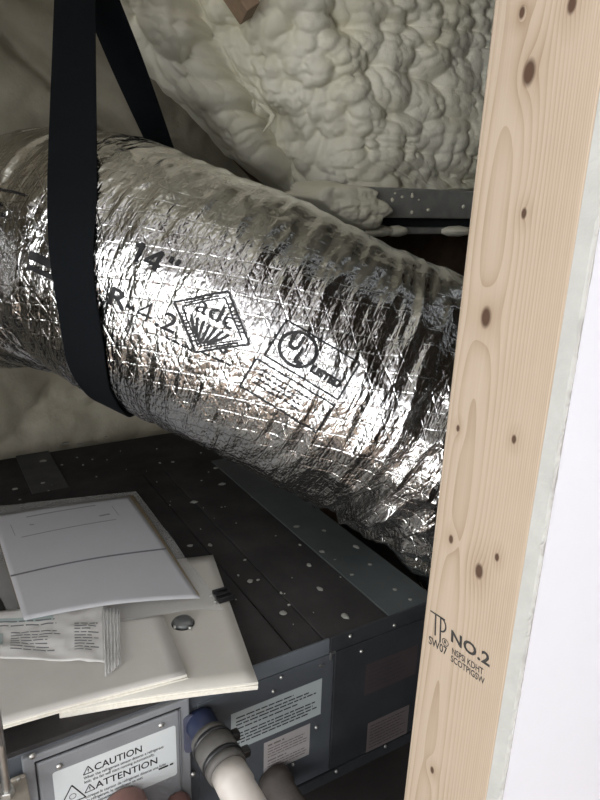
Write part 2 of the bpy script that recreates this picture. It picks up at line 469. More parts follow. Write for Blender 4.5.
for z in (WL['z0'], WL['z1'] - 0.04): bm_box(bm, (RX0 - 0.048, WL['y0'], z), (RX0 - 0.012, WL['y1'], z + 0.04), 0.004)
struct(obj_bm('window_2', bm, 'room_paint'))
struct(box('wall_right', (RX1, RY0, 0), (RX1 + 0.05, YD, RZ1), 'room_paint'))
bm = bmesh.new()
y0, y1 = RY0 - 0.06, RY0
bm_box(bm, (RX0, y0, 0), (WIN['x0'], y1, RZ1)); bm_box(bm, (WIN['x1'], y0, 0), (RX1, y1, RZ1))
bm_box(bm, (WIN['x0'], y0, 0), (WIN['x1'], y1, WIN['z0'])); bm_box(bm, (WIN['x0'], y0, WIN['z1']), (WIN['x1'], y1, RZ1))
struct(obj_bm('wall_rear', bm, 'room_paint'))
bm = bmesh.new()
for x in (WIN['x0'], (WIN['x0'] + WIN['x1']) / 2 - 0.02, WIN['x1'] - 0.04):
    bm_box(bm, (x, y0 - 0.02, WIN['z0']), (x + 0.04, y0 + 0.02, WIN['z1']), 0.004)
for z in (WIN['z0'], (WIN['z0'] + WIN['z1']) / 2, WIN['z1'] - 0.04):
    bm_box(bm, (WIN['x0'], y0 - 0.018, z), (WIN['x1'], y0 + 0.018, z + 0.04), 0.004)
struct(obj_bm('window_1', bm, 'room_paint'))

# opening in the front wall
OX0, OZ0, OZ1, OZ2 = -0.80, 0.62, 1.745, 2.16   # opening; gap above the header board added to light the attic ceiling
wall = empty('wall_front', (0, YD, 0)); wall['kind'] = 'structure'
# drywall sheet on the jamb side, with its sawn edge and torn face paper
def drywall_jamb():
    zs = np.linspace(0, RZ1, 620)
    nz = noise3(zs * 60, 0 * zs, 0 * zs, 3) * 0.0012 + noise3(zs * 220, 0 * zs, 0 * zs, 4) * 0.0008
    V = []; Fc = []
    for z, e in zip(zs, nz):
        X_ = xj(z); V += [(X_, YN, z), (X_ + 0.0003 + 0.4 * abs(e), YD + 0.002, z), (X_ + 0.0022 + e, YD, z), (RX1, YD, z), (RX1, YN, z)]
    for i in range(len(zs) - 1):
        for k in range(5):
            k2 = (k + 1) % 5
            Fc.append((i * 5 + k, (i + 1) * 5 + k, (i + 1) * 5 + k2, i * 5 + k2))
    o = obj_np('drywall_sheet', V, Fc, 'gypsum', wall, smooth=False)
    o.data.materials.append(MATS['drywall_paint']); o.data.materials.append(MATS['drywall_back'])
    for p in o.data.polygons:
        if p.index % 5 == 2: p.material_index = 1
        if p.index % 5 == 4: p.material_index = 2
    # torn paper fringe along the edge
    V = []; Fc = []
    zs = np.linspace(0.0, RZ1, 1500)
    for i, z in enumerate(zs):
        e = max(0.0, 0.0003 + 0.0020 * noise3(np.array(z * 95.), np.array(0.), np.array(0.), 9) + 0.0015 * noise3(np.array(z * 420.), np.array(0.), np.array(0.), 5))
        c = 0.0008 * noise3(np.array(z * 90.), np.array(5.), np.array(0.), 6)
        X_ = xj(z); V += [(X_ + 0.0024, YD - 0.0002, z), (X_ + 0.0016 - e * 0.5, YD - 0.0004 - abs(c) * 0.5, z), (X_ + 0.0012 - e, YD + 0.0006 - abs(c) * 1.5, z)]
    for i in range(len(zs) - 1):
        for k in range(2): Fc.append((i * 3 + k, i * 3 + k + 1, (i + 1) * 3 + k + 1, (i + 1) * 3 + k))
    obj_np('torn_paper', V, Fc, 'torn_paper', wall, smooth=False)
drywall_jamb()
box('drywall_sheet', (RX0, YD, 0), (OX0, YN - 0.001, RZ1), 'drywall_paint', wall)
box('backing_paper', (RX0, YN - 0.001, 0), (OX0, YN, RZ1), 'drywall_back', wall)
box('backing_paper', (OX0, YN - 0.001, OZ1), (xj(OZ1) - 0.001, YN, OZ2), 'drywall_back', wall)
box('drywall_sheet', (OX0, YD, OZ1), (xj(OZ1) - 0.001, YN - 0.001, OZ2), 'drywall_paint', wall)
box('drywall_sheet', (OX0, YD, 0), (xj(OZ0) - 0.013, YN, OZ0), 'drywall_paint', wall)

# the stud beside the opening
knot_px = [(529, 72, 0.0062), (522, 12, 0.0030), (572, 4, 0.0040), (524, 213, 0.0028), (486, 317, 0.0058), (458, 428, 0.0022), (514, 439, 0.0026),
           (451, 539, 0.0030), (479, 571, 0.0050), (497, 557, 0.0026), (432, 770, 0.0028)]
stud_org = np.array([XJ, YN, 0.0])
knots = []
for (x, y, r) in knot_px:
    p = atX(x, y, XJ); p = atX(x, y, xj(p[2])); knots.append((p[1] - YN, p[2] - 0.02, r))
# object space of every board: y from 0 (near edge) to 0.089
lumber('stud_wood', knots)
lumber('plain_wood', [(0.03, 0.6, 0.005), (0.06, 1.5, 0.004)])
def stud(name, x0, y0, z0, z1, mat, label=None):
    bm = bmesh.new(); bm_box(bm, (0, 0, 0), (0.038, 0.089, z1 - z0), 0.0022, 2)
    o = obj_bm(name, bm, mat); o.location = (x0, y0, z0)
    tag(o, label, 'stud')
    return o
bm = bmesh.new(); bm_box(bm, (0, 0, 0), (0.038, YF - YN, 2.72), 0.0020, 2)
st = obj_bm('wall_stud', bm, 'stud_wood'); st.location = (xj(0.02), YN, 0.02); st.rotation_euler = (0, math.atan(LEAN), 0)
tag(st, 'pale pine wall stud with dark knots and a black NO.2 grade stamp', 'stud')
bpy.context.view_layer.update()
stud('wall_stud', OX0 - 0.038, YN, 0.02, 2.74, 'plain_wood', 'plain pine stud on the far side of the opening from the stamped stud')
hd = box('header_board', (OX0, YN, OZ1), (xj(OZ1) - 0.001, YF, OZ1 + 0.24), 'header_wood'); tag(hd, 'brown wooden header board spanning the top of the opening', 'board')
sl = box('sill_board', (OX0, YN, OZ0 - 0.038), (xj(OZ0) - 0.002, YF, OZ0), 'rafter_wood'); tag(sl, 'wooden sill board under the opening beside the stamped stud', 'board')

# grade stamp (x along -Y i.e. toward the room is to the right)
def stamp():
    tl = atX(433, 612, xj(1.17))
    items = []
    H = 0.029
    # joined T and P
    tp = [line2d([(0.000, 0.028), (0.0175, 0.028)], 0.0016), line2d([(0.0065, 0.028), (0.0065, 0.004)], 0.0017),
          line2d([(0.0125, 0.028), (0.0125, 0.000)], 0.0017),
          line2d([(0.0125 + 0.0055 * math.sin(t) * 1.1, 0.0205 + 0.0075 * math.cos(t)) for t in np.linspace(0, math.pi, 12)], 0.0017)]
    items += tp
    items.append(line2d(circle2d((0.0185, 0.0040), 0.0036, 20), 0.0008))
    items.append(xf2d(text2d('R', 0.0055, 0.0001), 0.0168, 0.0023))
    items.append(xf2d(text2d('NO.2', 0.0175, 0.0005, spacing=1.05), 0.0240, 0.0100))
    items.append(xf2d(text2d('SW07', 0.0128, 0.0002), -0.0010, -0.0095, sx=0.68))
    items.append(xf2d(text2d('NSPSI KDHT', 0.0098, 0.00012), 0.0262, -0.0030, sx=0.63))
    items.append(xf2d(text2d('SCOTPIGSW', 0.0098, 0.00012), 0.0255, -0.0118, sx=0.66))
    vf = merge2d(items)
    vf[0][:, 1] = 0.0285 - (0.0285 - vf[0][:, 1]) * 0.80
    vf = xf2d(vf, ang=math.radians(6))
    o = decal('grade_stamp', vf, (xj(tl[2] - 0.0285), tl[1], tl[2] - 0.0285), (0, -1, 0), (LEAN, 0, 1), 'ink_stamp', st, 0.0003)
    o['label'] = 'black ink grade stamp'
stamp()

# ================================================================== SETTING: the attic
S = 0.85                                   # size of the attic things against their first estimate
AX0, AX1, AY1, AZ0 = -1.5, 2.3, 1.75, 0.62
struct(box('floor', (AX0, YN, AZ0 - 0.05), (AX1, AY1, AZ0), 'attic_floor')).name = 'floor_attic'

def foam_height(a, b, seed, amp=1.0, s=1.0):
    wx = noise3(a * 9, b * 9, 0 * a, seed + 1) * 0.02; wy = noise3(a * 9, b * 9, 0 * a + 7, seed + 2) * 0.02
    a2, b2 = a + wx, b + wy
    h = 0
    for k, (lam, am) in enumerate([(0.15, 0.066), (0.072, 0.050), (0.037, 0.027), (0.019, 0.0095)]):
        lam *= s
        f1, f2 = worley2(a2 / lam, b2 / lam, seed + 10 * k)
        g = np.sqrt(np.clip(1 - (f1 / 0.85) ** 2, 0.0, 1))
        w = 0.55 + 0.45 * noise3(a2 / lam / 3, b2 / lam / 3, 0 * a, seed + 50 + k)
        h = h + am * (g - 0.5) * w
    h = h + 0.03 * noise3(a * 4, b * 4, 0 * a, seed + 90)
    return h * amp

# back: foam on the rear slope, its shade put into a darker colour
def rear_foam():
    nx, nz = 340, 200
    X = np.linspace(AX0, AX1, nx); Z = np.linspace(AZ0 - 0.02, 2.60, nz)
    a, b = np.meshgrid(X, Z, indexing='ij')
    Y = 1.52 + 0.10 * (b - 0.95) - foam_height(a, b, 5, 0.8, 1.2)
    # a rafter crease running down the slope
    l0, l1 = atY(-10, 12, 1.58), atY(58, 80, 1.58)
    d = (l1 - l0)[[0, 2]]; d /= np.linalg.norm(d)
    dist = (a - l0[0]) * -d[1] + (b - l0[2]) * d[0]
    Y += 0.055 * np.exp(-(dist / 0.018) ** 2)
    V = np.stack([a, Y, b], -1).reshape(-1, 3)
    o = obj_np('wall_back', V, grid_faces(nx, nz), 'foam_shaded'); struct(o)
rear_foam()
def roof_foam():
    nx, ny = 260, 120
    a, b = np.meshgrid(np.linspace(AX0, AX1, nx), np.linspace(YF + 0.002, AY1, ny), indexing='ij')
    Zs = 2.62 - 0.10 * (b - YF) - foam_height(a, b, 31, 0.9)
    o = obj_np('ceiling_attic', np.stack([a, b, Zs], -1).reshape(-1, 3), grid_faces(nx, ny), 'foam_cream'); struct(o)
roof_foam()
def end_foam(name, x, seed, mat):
    ny, nz = 120, 150
    a, b = np.meshgrid(np.linspace(YF + 0.002, AY1, ny), np.linspace(AZ0 - 0.02, 2.60, nz), indexing='ij')
    h = foam_height(a, b, seed, 0.8)
    Xs = x + h if x < 0 else x - h
    o = obj_np(name, np.stack([Xs, a, b], -1).reshape(-1, 3), grid_faces(ny, nz), mat); struct(o)
end_foam('wall_attic_left', AX0, 61, 'foam_shaded')
end_foam('wall_attic_right', AX1, 71, 'plywood')

# front lobe of spray foam over a rafter bay, brighter, its lip running down to the steel rail
YR = 1.275
def lobe():
    nu, nv = 520, 330
    zc = np.linspace(1.475, 2.26, nv)
    lip_z = [1.47, 1.505, 1.56, 1.60, 1.70, 1.815, 2.0, 2.4]
    pts = [atY(352, 212, YR), atY(330, 196, YR), atY(275, 172, YR), atY(240, 152, YR), atY(168, 78, YR), atY(100, 0, YR)]
    lz = np.array([p[2] for p in pts] + [2.0, 2.4]); lx = np.array([p[0] for p in pts] + [pts[-1][0] - 0.25, pts[-1][0] - 0.8])
    XL = np.interp(zc, lz, lx)
    u = np.linspace(0, 1, nu) ** 1.25
    U, Z = np.meshgrid(u, zc, indexing='ij')
    XLg = np.broadcast_to(XL, U.shape)
    X = XLg + U * (2.15 - XLg)
    dl = (X - XLg)
    Y = YR - 0.10 * (Z - 1.5)
    # step along the second ridge: everything to its right stands nearer
    q0, q1 = atY(236, -10, YR), atY(352, 196, YR)
    d = (q1 - q0)[[0, 2]]; d /= np.linalg.norm(d)
    dist = (X - q0[0]) * -d[1] + (Z - q0[2]) * d[0]      # + to the right
    wob = 0.02 * noise3(X * 7, Z * 7, 0 * X, 77)
    Y = Y - 0.10 * sstep(-0.07, 0.05, dist + wob) + 0.045 * np.exp(-((dist + 0.10 + wob) / 0.045) ** 2)
    fade = sstep(0.0, 0.05, dl)
    # rolled lip
    Y = Y + 0.075 * (1 - np.sqrt(np.clip(1 - (1 - np.clip(dl / 0.035, 0, 1)) ** 2, 0, 1)))
    # bottom edge tucks back over the rail
    Y = Y + 0.10 * (1 - sstep(0.0, 0.05, Z - 1.475 - 0.012 * noise3(X * 14, 0 * X, 0 * X, 5)))
    B = np.stack([X, Y, Z], -1)
    nr = np.cross(np.gradient(B, axis=1), np.gradient(B, axis=0)); nr /= np.linalg.norm(nr, axis=-1)[..., None] + 1e-12
    nr = np.where(nr[..., 1:2] > 0, -nr, nr)
    hh = foam_height(X * 0.62 - (Y - YR) * 0.9, Z, 3, 1.15, 0.80) * (0.45 + 0.55 * fade)
    V = (B + nr * hh[..., None]).reshape(-1, 3)
    o = obj_np('spray_foam', V, grid_faces(nu, nv), 'foam_cream')
    tag(o, 'lumpy cream spray foam insulation bulging over the steel rail', 'spray foam', kind='stuff')
    # drip hanging from a lump
    p0 = atY(275, 108, YR - 0.12); p1 = atY(271, 122, YR - 0.135); p2 = atY(263, 132, YR - 0.14)
    V = []; Fc = []; n = 10
    for p, r in ((p0 + np.array([0, 0.05, 0.01]), 0.010), ((p0 + p1) / 2, 0.0062), (p1, 0.0042), ((p1 + p2) / 2, 0.0030), (p2, 0.0008)):
        for k in range(n):
            an = 2 * math.pi * k / n; V.append((p[0] + r * math.cos(an), p[1] + r * math.sin(an), p[2]))
    for i in range(4):
        for k in range(n): Fc.append((i * n + k, i * n + (k + 1) % n, (i + 1) * n + (k + 1) % n, (i + 1) * n + k))
    obj_np('foam_drip', V, Fc, 'foam_cream', o)
lobe()

# rafters: oblique boards, the first under the lip, the second showing at the top of the ridge
def oblique_board(name, pa, pb, w, t, mat, label):
    pa, pb = Vector(pa), Vector(pb)
    d = (pb - pa).normalized(); nrm = Vector((0, 1, 0)); side = d.cross(nrm).normalized(); up = side.cross(d)
    bm = bmesh.new()
    L = (pb - pa).length
    bm_box(bm, (0, -w / 2, -t / 2), (L, w / 2, t / 2), 0.002)
    M = Matrix((d, side, up)).transposed().to_4x4(); M.translation = pa
    bmesh.ops.transform(bm, matrix=M, verts=bm.verts)
    o = obj_bm(name, bm, mat); tag(o, label, 'rafter'); return o
oblique_board('rafter', atY(88, -30, 1.42), atY(300, 205, 1.42), 0.045, 0.14, 'plywood', 'dark brown roof rafter running down behind the foam lip')
oblique_board('rafter', atY(214, -40, 1.18), atY(250, 14, 1.15), 0.030, 0.05, 'rafter_wood', 'pale wooden rafter edge poking out of the cream spray foam')

# steel rail with foam spots
def rail():
    r0 = atY(345, 208, YR - 0.17)
    x0, x1 = r0[0] + 0.02, 2.2
    zt = atY(470, 191, YR - 0.17)[2]; zb = atY(470, 234, YR - 0.17)[2]
    y = YR - 0.17
    root = empty('steel_rail', (x0, y, zb))
    tag(root, 'grey steel channel rail spattered with foam under the spray foam', 'rail')
    h = zt - zb
    box('rail_flange', (x0, y - 0.012, zb + h * 0.36), (x1, y + 0.05, zt), 'rail_steel', root, 0.004)
    box('rail_web', (x0, y + 0.03, zb + h * 0.14), (x1, y + 0.045, zb + h * 0.43), 'unit_dark', root)  # dark gap of the channel: shade put into a near-black web colour
    box('rail_flange', (x0, y - 0.006, zb), (x1, y + 0.05, zb + h * 0.15), 'rail_steel', root, 0.003)
    V = []; Fc = []
    R = random.Random(3)
    def blob(cx, cz, yy, rx, rz, ry):
        k = len(V); n = 9
        for j, t in enumerate((0.0, 0.5, 0.85, 1.0)):
            for i in range(n):
                an = 2 * math.pi * i / n; q = math.sqrt(max(0, 1 - t * t)) if t < 1 else 0.02
                V.append((cx + rx * q * math.cos(an), yy - ry * t, cz + rz * q * math.sin(an)))
        for j in range(3):
            for i in range(n): Fc.append((k + j * n + i, k + j * n + (i + 1) % n, k + (j + 1) * n + (i + 1) % n, k + (j + 1) * n + i))
    for _ in range(46):
        s = R.uniform(0.0016, 0.0055); blob(R.uniform(x0 + .05, x1), R.uniform(zb + h * 0.48, zt - 0.005), y - 0.012, s, s * R.uniform(.6, 1.1), 0.003)
    for px, w in ((378, 0.04), (395, 0.03), (455, 0.05)):
        p = atY(px, 231, y); blob(p[0], zb + h * 0.07, y - 0.004, w, 0.012, 0.02)
    # lump of foam burying the end of the rail
    cx, cz = atY(347, 205, y)[[0, 2]]
    gx, gz = np.meshgrid(np.linspace(-1.35, 1.35, 90), np.linspace(-1.35, 1.35, 60), indexing='ij')
    Xp, Zp = cx + gx * 0.085, cz + gz * 0.040 - gx * 0.012
    rho = np.sqrt(gx ** 2 + gz ** 2) + 0.22 * noise3(gx * 2.2, gz * 2.2, 0 * gx, 8)
    Yp = y - 0.014 - 0.022 * np.sqrt(np.clip(1 - rho ** 2, 0, 1)) + 0.09 * sstep(0.86, 1.15, rho) - 0.45 * foam_height(Xp * 0.8, Zp, 44, 1.0, 0.55)
    obj_np('foam_lump', np.stack([Xp, Yp, Zp], -1).reshape(-1, 3), [f for f in grid_faces(90, 60) if rho.ravel()[f].max() < 1.16], 'foam_cream', root)
    o = obj_np('foam_spot', V, Fc, 'foam_cream', root); o['kind'] = 'stuff'
rail()
pb = box('plywood_board', (0.72, 1.36, AZ0), (AX1 - 0.12, 1.378, 1.43), 'plywood'); tag(pb, 'dark brown plywood board standing under the steel rail', 'board')

# ================================================================== DUCT
def D(x, y, d): return atD(x, y, d * S)
ctrl = [np.array([-1.42, 1.22, 1.30]), np.array([-0.75, 1.24, 1.34]), np.array([-0.22, 1.27, 1.385]), D(4, 261, 1.35), D(48, 256, 1.23), D(100, 259, 1.145), D(170, 288, 1.105), D(250, 325, 1.09), D(330, 366, 1.10), D(395, 398, 1.12), D(455, 440, 1.15)]
e = ctrl[-1]
ctrl += [e + np.array([0.13, -0.01, -0.13]), e + np.array([0.21, 0.0, -0.28]), np.array([e[0] + 0.22, e[1] + 0.02, AZ0 + 0.005])]
def catmull(P, n=60):
    P = np.array(P); out = []
    Q = np.vstack([2 * P[0] - P[1], P, 2 * P[-1] - P[-2]])
    for i in range(1, len(Q) - 2):
        p0, p1, p2, p3 = Q[i - 1], Q[i], Q[i + 1], Q[i + 2]
        for t in np.linspace(0, 1, n, endpoint=False):
            out.append(0.5 * ((2 * p1) + (-p0 + p2) * t + (2 * p0 - 5 * p1 + 4 * p2 - p3) * t * t + (-p0 + 3 * p1 - 3 * p2 + p3) * t ** 3))
    out.append(P[-1]); return np.array(out)
AXP = catmull(ctrl)
# soften
for _ in range(40): AXP[1:-1] = 0.25 * AXP[:-2] + 0.5 * AXP[1:-1] + 0.25 * AXP[2:]
seg = np.linalg.norm(np.diff(AXP, axis=0), axis=1); ARC = np.concatenate([[0], np.cumsum(seg)])
TAN = np.gradient(AXP, ARC, axis=0); TAN /= np.linalg.norm(TAN, axis=1)[:, None]
NRM = np.zeros_like(TAN)
k0 = int(np.argmin(np.abs(proj(AXP)[0] - 200) + np.where(AXP[:, 2] > 1.1, 0, 1e6)))
n0 = np.array([0, 0, 1.0]) - TAN[k0][2] * TAN[k0]; NRM[k0] = n0 / np.linalg.norm(n0)
for i in list(range(k0 + 1, len(TAN))) :
    v = NRM[i - 1] - NRM[i - 1].dot(TAN[i]) * TAN[i]; NRM[i] = v / np.linalg.norm(v)
for i in range(k0 - 1, -1, -1):
    v = NRM[i + 1] - NRM[i + 1].dot(TAN[i]) * TAN[i]; NRM[i] = v / np.linalg.norm(v)
BIN = np.cross(TAN, NRM)
def lerp3(A, s): return np.stack([np.interp(s, ARC, A[:, k]) for k in range(3)], -1)
px_ax, py_ax, _ = proj(AXP)
def s_at_px(x):
    m = (AXP[:, 2] > 1.0) & (AXP[:, 0] > 0.0)
    i = np.where(m)[0]; return ARC[i[np.argmin(np.abs(px_ax[i] - x))]]
R0 = 0.215 * S
s_strap = s_at_px(92)
s_fold0, s_fold1 = s_at_px(300), s_at_px(440)
s_right = s_at_px(330)
def radius(s, th):
    c, sn = np.cos(th), np.sin(th)
    r = np.full(np.broadcast(s, th).shape, R0)
    # long circumferential folds
    wv = 0.006 * noise3(s * 14, c * 1.6, sn * 1.6, 2)
    f1 = noise3((s + wv) / 0.034, c * 1.5, sn * 1.5, 21)
    f2 = noise3((s + wv) / 0.016, c * 3.4, sn * 3.4, 22)
    f3 = noise3((s + wv * 0.5) / 0.008, c * 7.5, sn * 7.5, 23)
    A = 0.0016 + 0.016 * sstep(s_fold0, s_fold1, s) + 0.004 * np.exp(-((s - s_strap) / 0.07) ** 2)
    top_ = 1 - 0.55 * sstep(0.35, 0.8, c) * (1 - sstep(s_fold0, s_fold1, s))
    A = A * top_
    r = r + A * (1 - 2 * np.abs(f1)) + (0.0015 + 0.35 * (A - 0.0016)) * (1 - 2 * np.abs(f2)) + 0.0013 * f3
    # broad dents
    r = r + 0.004 * noise3(s * 7, c * 2, sn * 2, 25)
    # wire helix telegraphing through the upper side
    r = r + 0.0006 * np.cos(2 * np.pi * (s / 0.036 + th / (2 * np.pi))) * (0.5 + 0.5 * c)
    # strap bites in underneath
    low = 0.35 + 0.65 * sstep(-0.2, 0.9, -c + 0.25 * sn)
    r = r - 0.012 * np.exp(-((s - s_strap) / 0.035) ** 2) * low
    # right part narrows a little towards its drop
    r = r * (1 - 0.06 * sstep(s_at_px(400), s_at_px(470), s))
    return r
def surf(s, th, off=0.0):
    r = radius(s, th) + off
    N, B = lerp3(NRM, s), lerp3(BIN, s)
    return lerp3(AXP, s) + r[..., None] * (np.cos(th)[..., None] * N + np.sin(th)[..., None] * B)
def make_duct():
    s_vis0 = s_at_px(4) - 0.12; s_vis1 = s_at_px(455) + 0.12
    ss = np.concatenate([np.linspace(0, s_vis0, 160, endpoint=False), np.linspace(s_vis0, s_vis1, 640), np.linspace(s_vis1, ARC[-1], 120)[1:]])
    nt = 420
    th = np.linspace(-np.pi, np.pi, nt, endpoint=False)
    Sg, Tg = np.meshgrid(ss, th, indexing='ij')
    P = surf(Sg, Tg)
    root = empty('flexible_duct', tuple(lerp3(AXP, np.array(ARC[-1])))); 
    tag(root, 'large silver foil insulated flexible duct hanging in a black strap', 'duct')
    # UV in metres; the seam lies on the hidden back side
    sh = (Tg + np.pi / 2 + np.pi) % (2 * np.pi)
    uv = np.stack([Sg, Tg * R0], -1).reshape(-1, 2)
    Fc = grid_faces(len(ss), nt, True)
    obj_np('foil_jacket', P.reshape(-1, 3), Fc, 'foil', root, True, uv)
    return root
duct = make_duct()

# prints on the jacket, laid out in (along, up-the-side) metres round an anchor
_sg, _tg = np.meshgrid(np.linspace(s_at_px(2), s_at_px(455), 500), np.linspace(-0.6, 2.9, 500), indexing='ij')
_P = lerp3(AXP, _sg) + R0 * (np.cos(_tg)[..., None] * lerp3(NRM, _sg) + np.sin(_tg)[..., None] * lerp3(BIN, _sg))
_out = np.cos(_tg)[..., None] * lerp3(NRM, _sg) + np.sin(_tg)[..., None] * lerp3(BIN, _sg)
_front = ((CAM - _P) * _out).sum(-1) > 0
_px, _py, _ = proj(_P)
def duct_anchor(x, y):
    d = (_px - x) ** 2 + (_py - y) ** 2 + np.where(_front, 0, 1e6)
    i = np.unravel_index(np.argmin(d), d.shape); return _sg[i], _tg[i]
def tri_refine(v, f, maxlen):
    bm = bmesh.new()
    vs = [bm.verts.new((a, b, 0)) for a, b in v]
    for p in f:
        try: bm.faces.new([vs[i] for i in p])
        except ValueError: pass
    for _ in range(4):
        es = [e for e in bm.edges if e.calc_length() > maxlen]
        if not es: break
        bmesh.ops.subdivide_edges(bm, edges=es, cuts=1, use_grid_fill=False)
        bmesh.ops.triangulate(bm, faces=[fc for fc in bm.faces if len(fc.verts) > 4])
    bm.verts.index_update()
    V = np.array([(q.co.x, q.co.y) for q in bm.verts]); Fc = [tuple(q.index for q in fc.verts) for fc in bm.faces]
    bm.free(); return V, Fc
def duct_print(name, vf, x, y, mat='ink_black', ang=0.0, label=None):
    s0, t0 = duct_anchor(x, y)
    v, f = xf2d(vf, ang=ang)
    v, f = tri_refine(v, f, 0.0035)
    P = surf(s0 + v[:, 0], t0 - v[:, 1] / R0, 0.0016)
    o = obj_np(name, P, f, mat, duct, True)
    if label: o['label'] = label
    return o
K = S
def four(h, lw):
    w = h * 0.68
    return merge2d([line2d([(w * 0.72, 0), (w * 0.72, h)], lw), line2d([(w * 0.72, h - lw * 0.3), (0, h * 0.30)], lw * 0.85), line2d([(-lw * 0.2, h * 0.27), (w, h * 0.27)], lw * 0.85)])
def size_print():
    h, lw = 0.0235, 0.0042
    return merge2d([line2d([(0.004, 0), (0.004, h)], lw), line2d([(0.004, h - lw * 0.5), (-0.002, h * 0.74)], lw * 0.8),
                    xf2d(four(h, lw), 0.0125, 0), line2d([(0.0345, h), (0.0345, h * 0.66)], lw * 0.9), line2d([(0.0415, h), (0.0415, h * 0.66)], lw * 0.9)])
def rating_print():
    z = 0.037 * K
    return merge2d([text2d('R-', z, 0.0005), xf2d(four(z * 0.70, 0.0024), 0.0335, 0), xf2d(text2d('.2', z, 0.0003), 0.0520, 0)])
duct_print('size_print', size_print(), 133, 262, label='black size lettering')
duct_print('rating_print', rating_print(), 106, 303, label='black insulation rating lettering')
def adc_logo():
    it = []
    a = 0.047 * K
    sq = [(-a, 0), (0, a), (a, 0), (0, -a), (-a, 0)]
    it.append(line2d(sq, 0.0028 * K)); b = a * 0.80
    it.append(line2d([(-b, 0), (0, b), (b, 0), (0, -b), (-b, 0)], 0.0016 * K))
    # broken lettering band between the two outlines
    for i in range(4):
        p, q = np.array(sq[i]), np.array(sq[i + 1])
        for t in np.linspace(0.2, 0.8, 9):
            c = (p + (q - p) * t) * 0.90
            it.append(line2d([c - 0.0022, c + 0.0016], 0.0016))
    t = text2d('adc', 0.034 * K, 0.0001, 'CENTER'); it.append(xf2d(t, 0, 0.004 * K))
    for k in range(-3, 4):
        xa, xb = k * 0.0078 * K, k * 0.0034 * K
        ya = -0.003 * K; yb = -(b * 0.97 - abs(xb)) * 0.95
        ya = min(ya, 0.0); ya = max(ya, -(b - abs(xa)) + 0.004 * K) if abs(k) > 3 else ya
        mid = (xa * 0.62 + xb * 0.38, ya * 0.55 + yb * 0.45)
        it.append(line2d([(xa, ya), mid, (xb, yb)], 0.0034 * K))
    return merge2d(it)
duct_print('diamond_emblem', adc_logo(), 211, 322, ang=math.radians(-4), label='black outlined diamond emblem reading adc')
duct_print('fine_print', print_bars(0, 0, 0.034, 1, 0.01, 0.0022, 4), 165, 338)
duct_print('fine_print', print_bars(0, 0, 0.040, 1, 0.01, 0.0020, 5), 200, 352)
duct_print('fine_print', merge2d([line2d(circle2d((0, 0), 0.003, 10), 0.003)]), 223, 350)
def ul_box():
    k = 0.66 * K
    W, H = 0.155 * k, 0.085 * k
    it = [line2d([(0, 0), (W, 0), (W, H), (0, H), (0, 0)], 0.0019),
          line2d(circle2d((0.044 * k, 0.045 * k), 0.034 * k, 40), 0.0064 * k)]
    it.append(xf2d(text2d('U', 0.046 * k, 0.0012), 0.022 * k, 0.040 * k, sx=0.72))
    it.append(xf2d(text2d('L', 0.046 * k, 0.0012), 0.046 * k, 0.020 * k, sx=0.72))
    it.append(xf2d(text2d('LISTED', 0.021 * k, 0.0009), 0.082 * k, 0.020 * k))
    return merge2d(it)
duct_print('listing_box', ul_box(), 265, 355, ang=math.radians(-4), label='black listing mark in a ruled box')
def lower_box():
    k = 0.66 * K
    W, H = 0.165 * k, 0.070 * k
    it = [line2d([(0, 0), (W, 0), (W, -H), (0, -H), (0, 0)], 0.0017), print_bars(0.015 * k, -0.016 * k, 0.12 * k, 4, 0.011 * k, 0.0016, 8, 0.5)]
    return merge2d(it)
duct_print('listing_box', lower_box(), 256, 358, ang=math.radians(-4))
duct_print('fine_print', merge2d([line2d([(-0.10, 0), (0.0, 0)], 0.0022), xf2d(print_bars(0, 0, 0.05, 2, 0.012, 0.005, 6, 0.2), -0.06, -0.022)]), 28, 196)
duct_print('fine_print', merge2d([line2d([(0, 0), (0.05, 0)], 0.006), line2d([(0, 0.014), (0.05, 0.014)], 0.010)]), 30, 266)

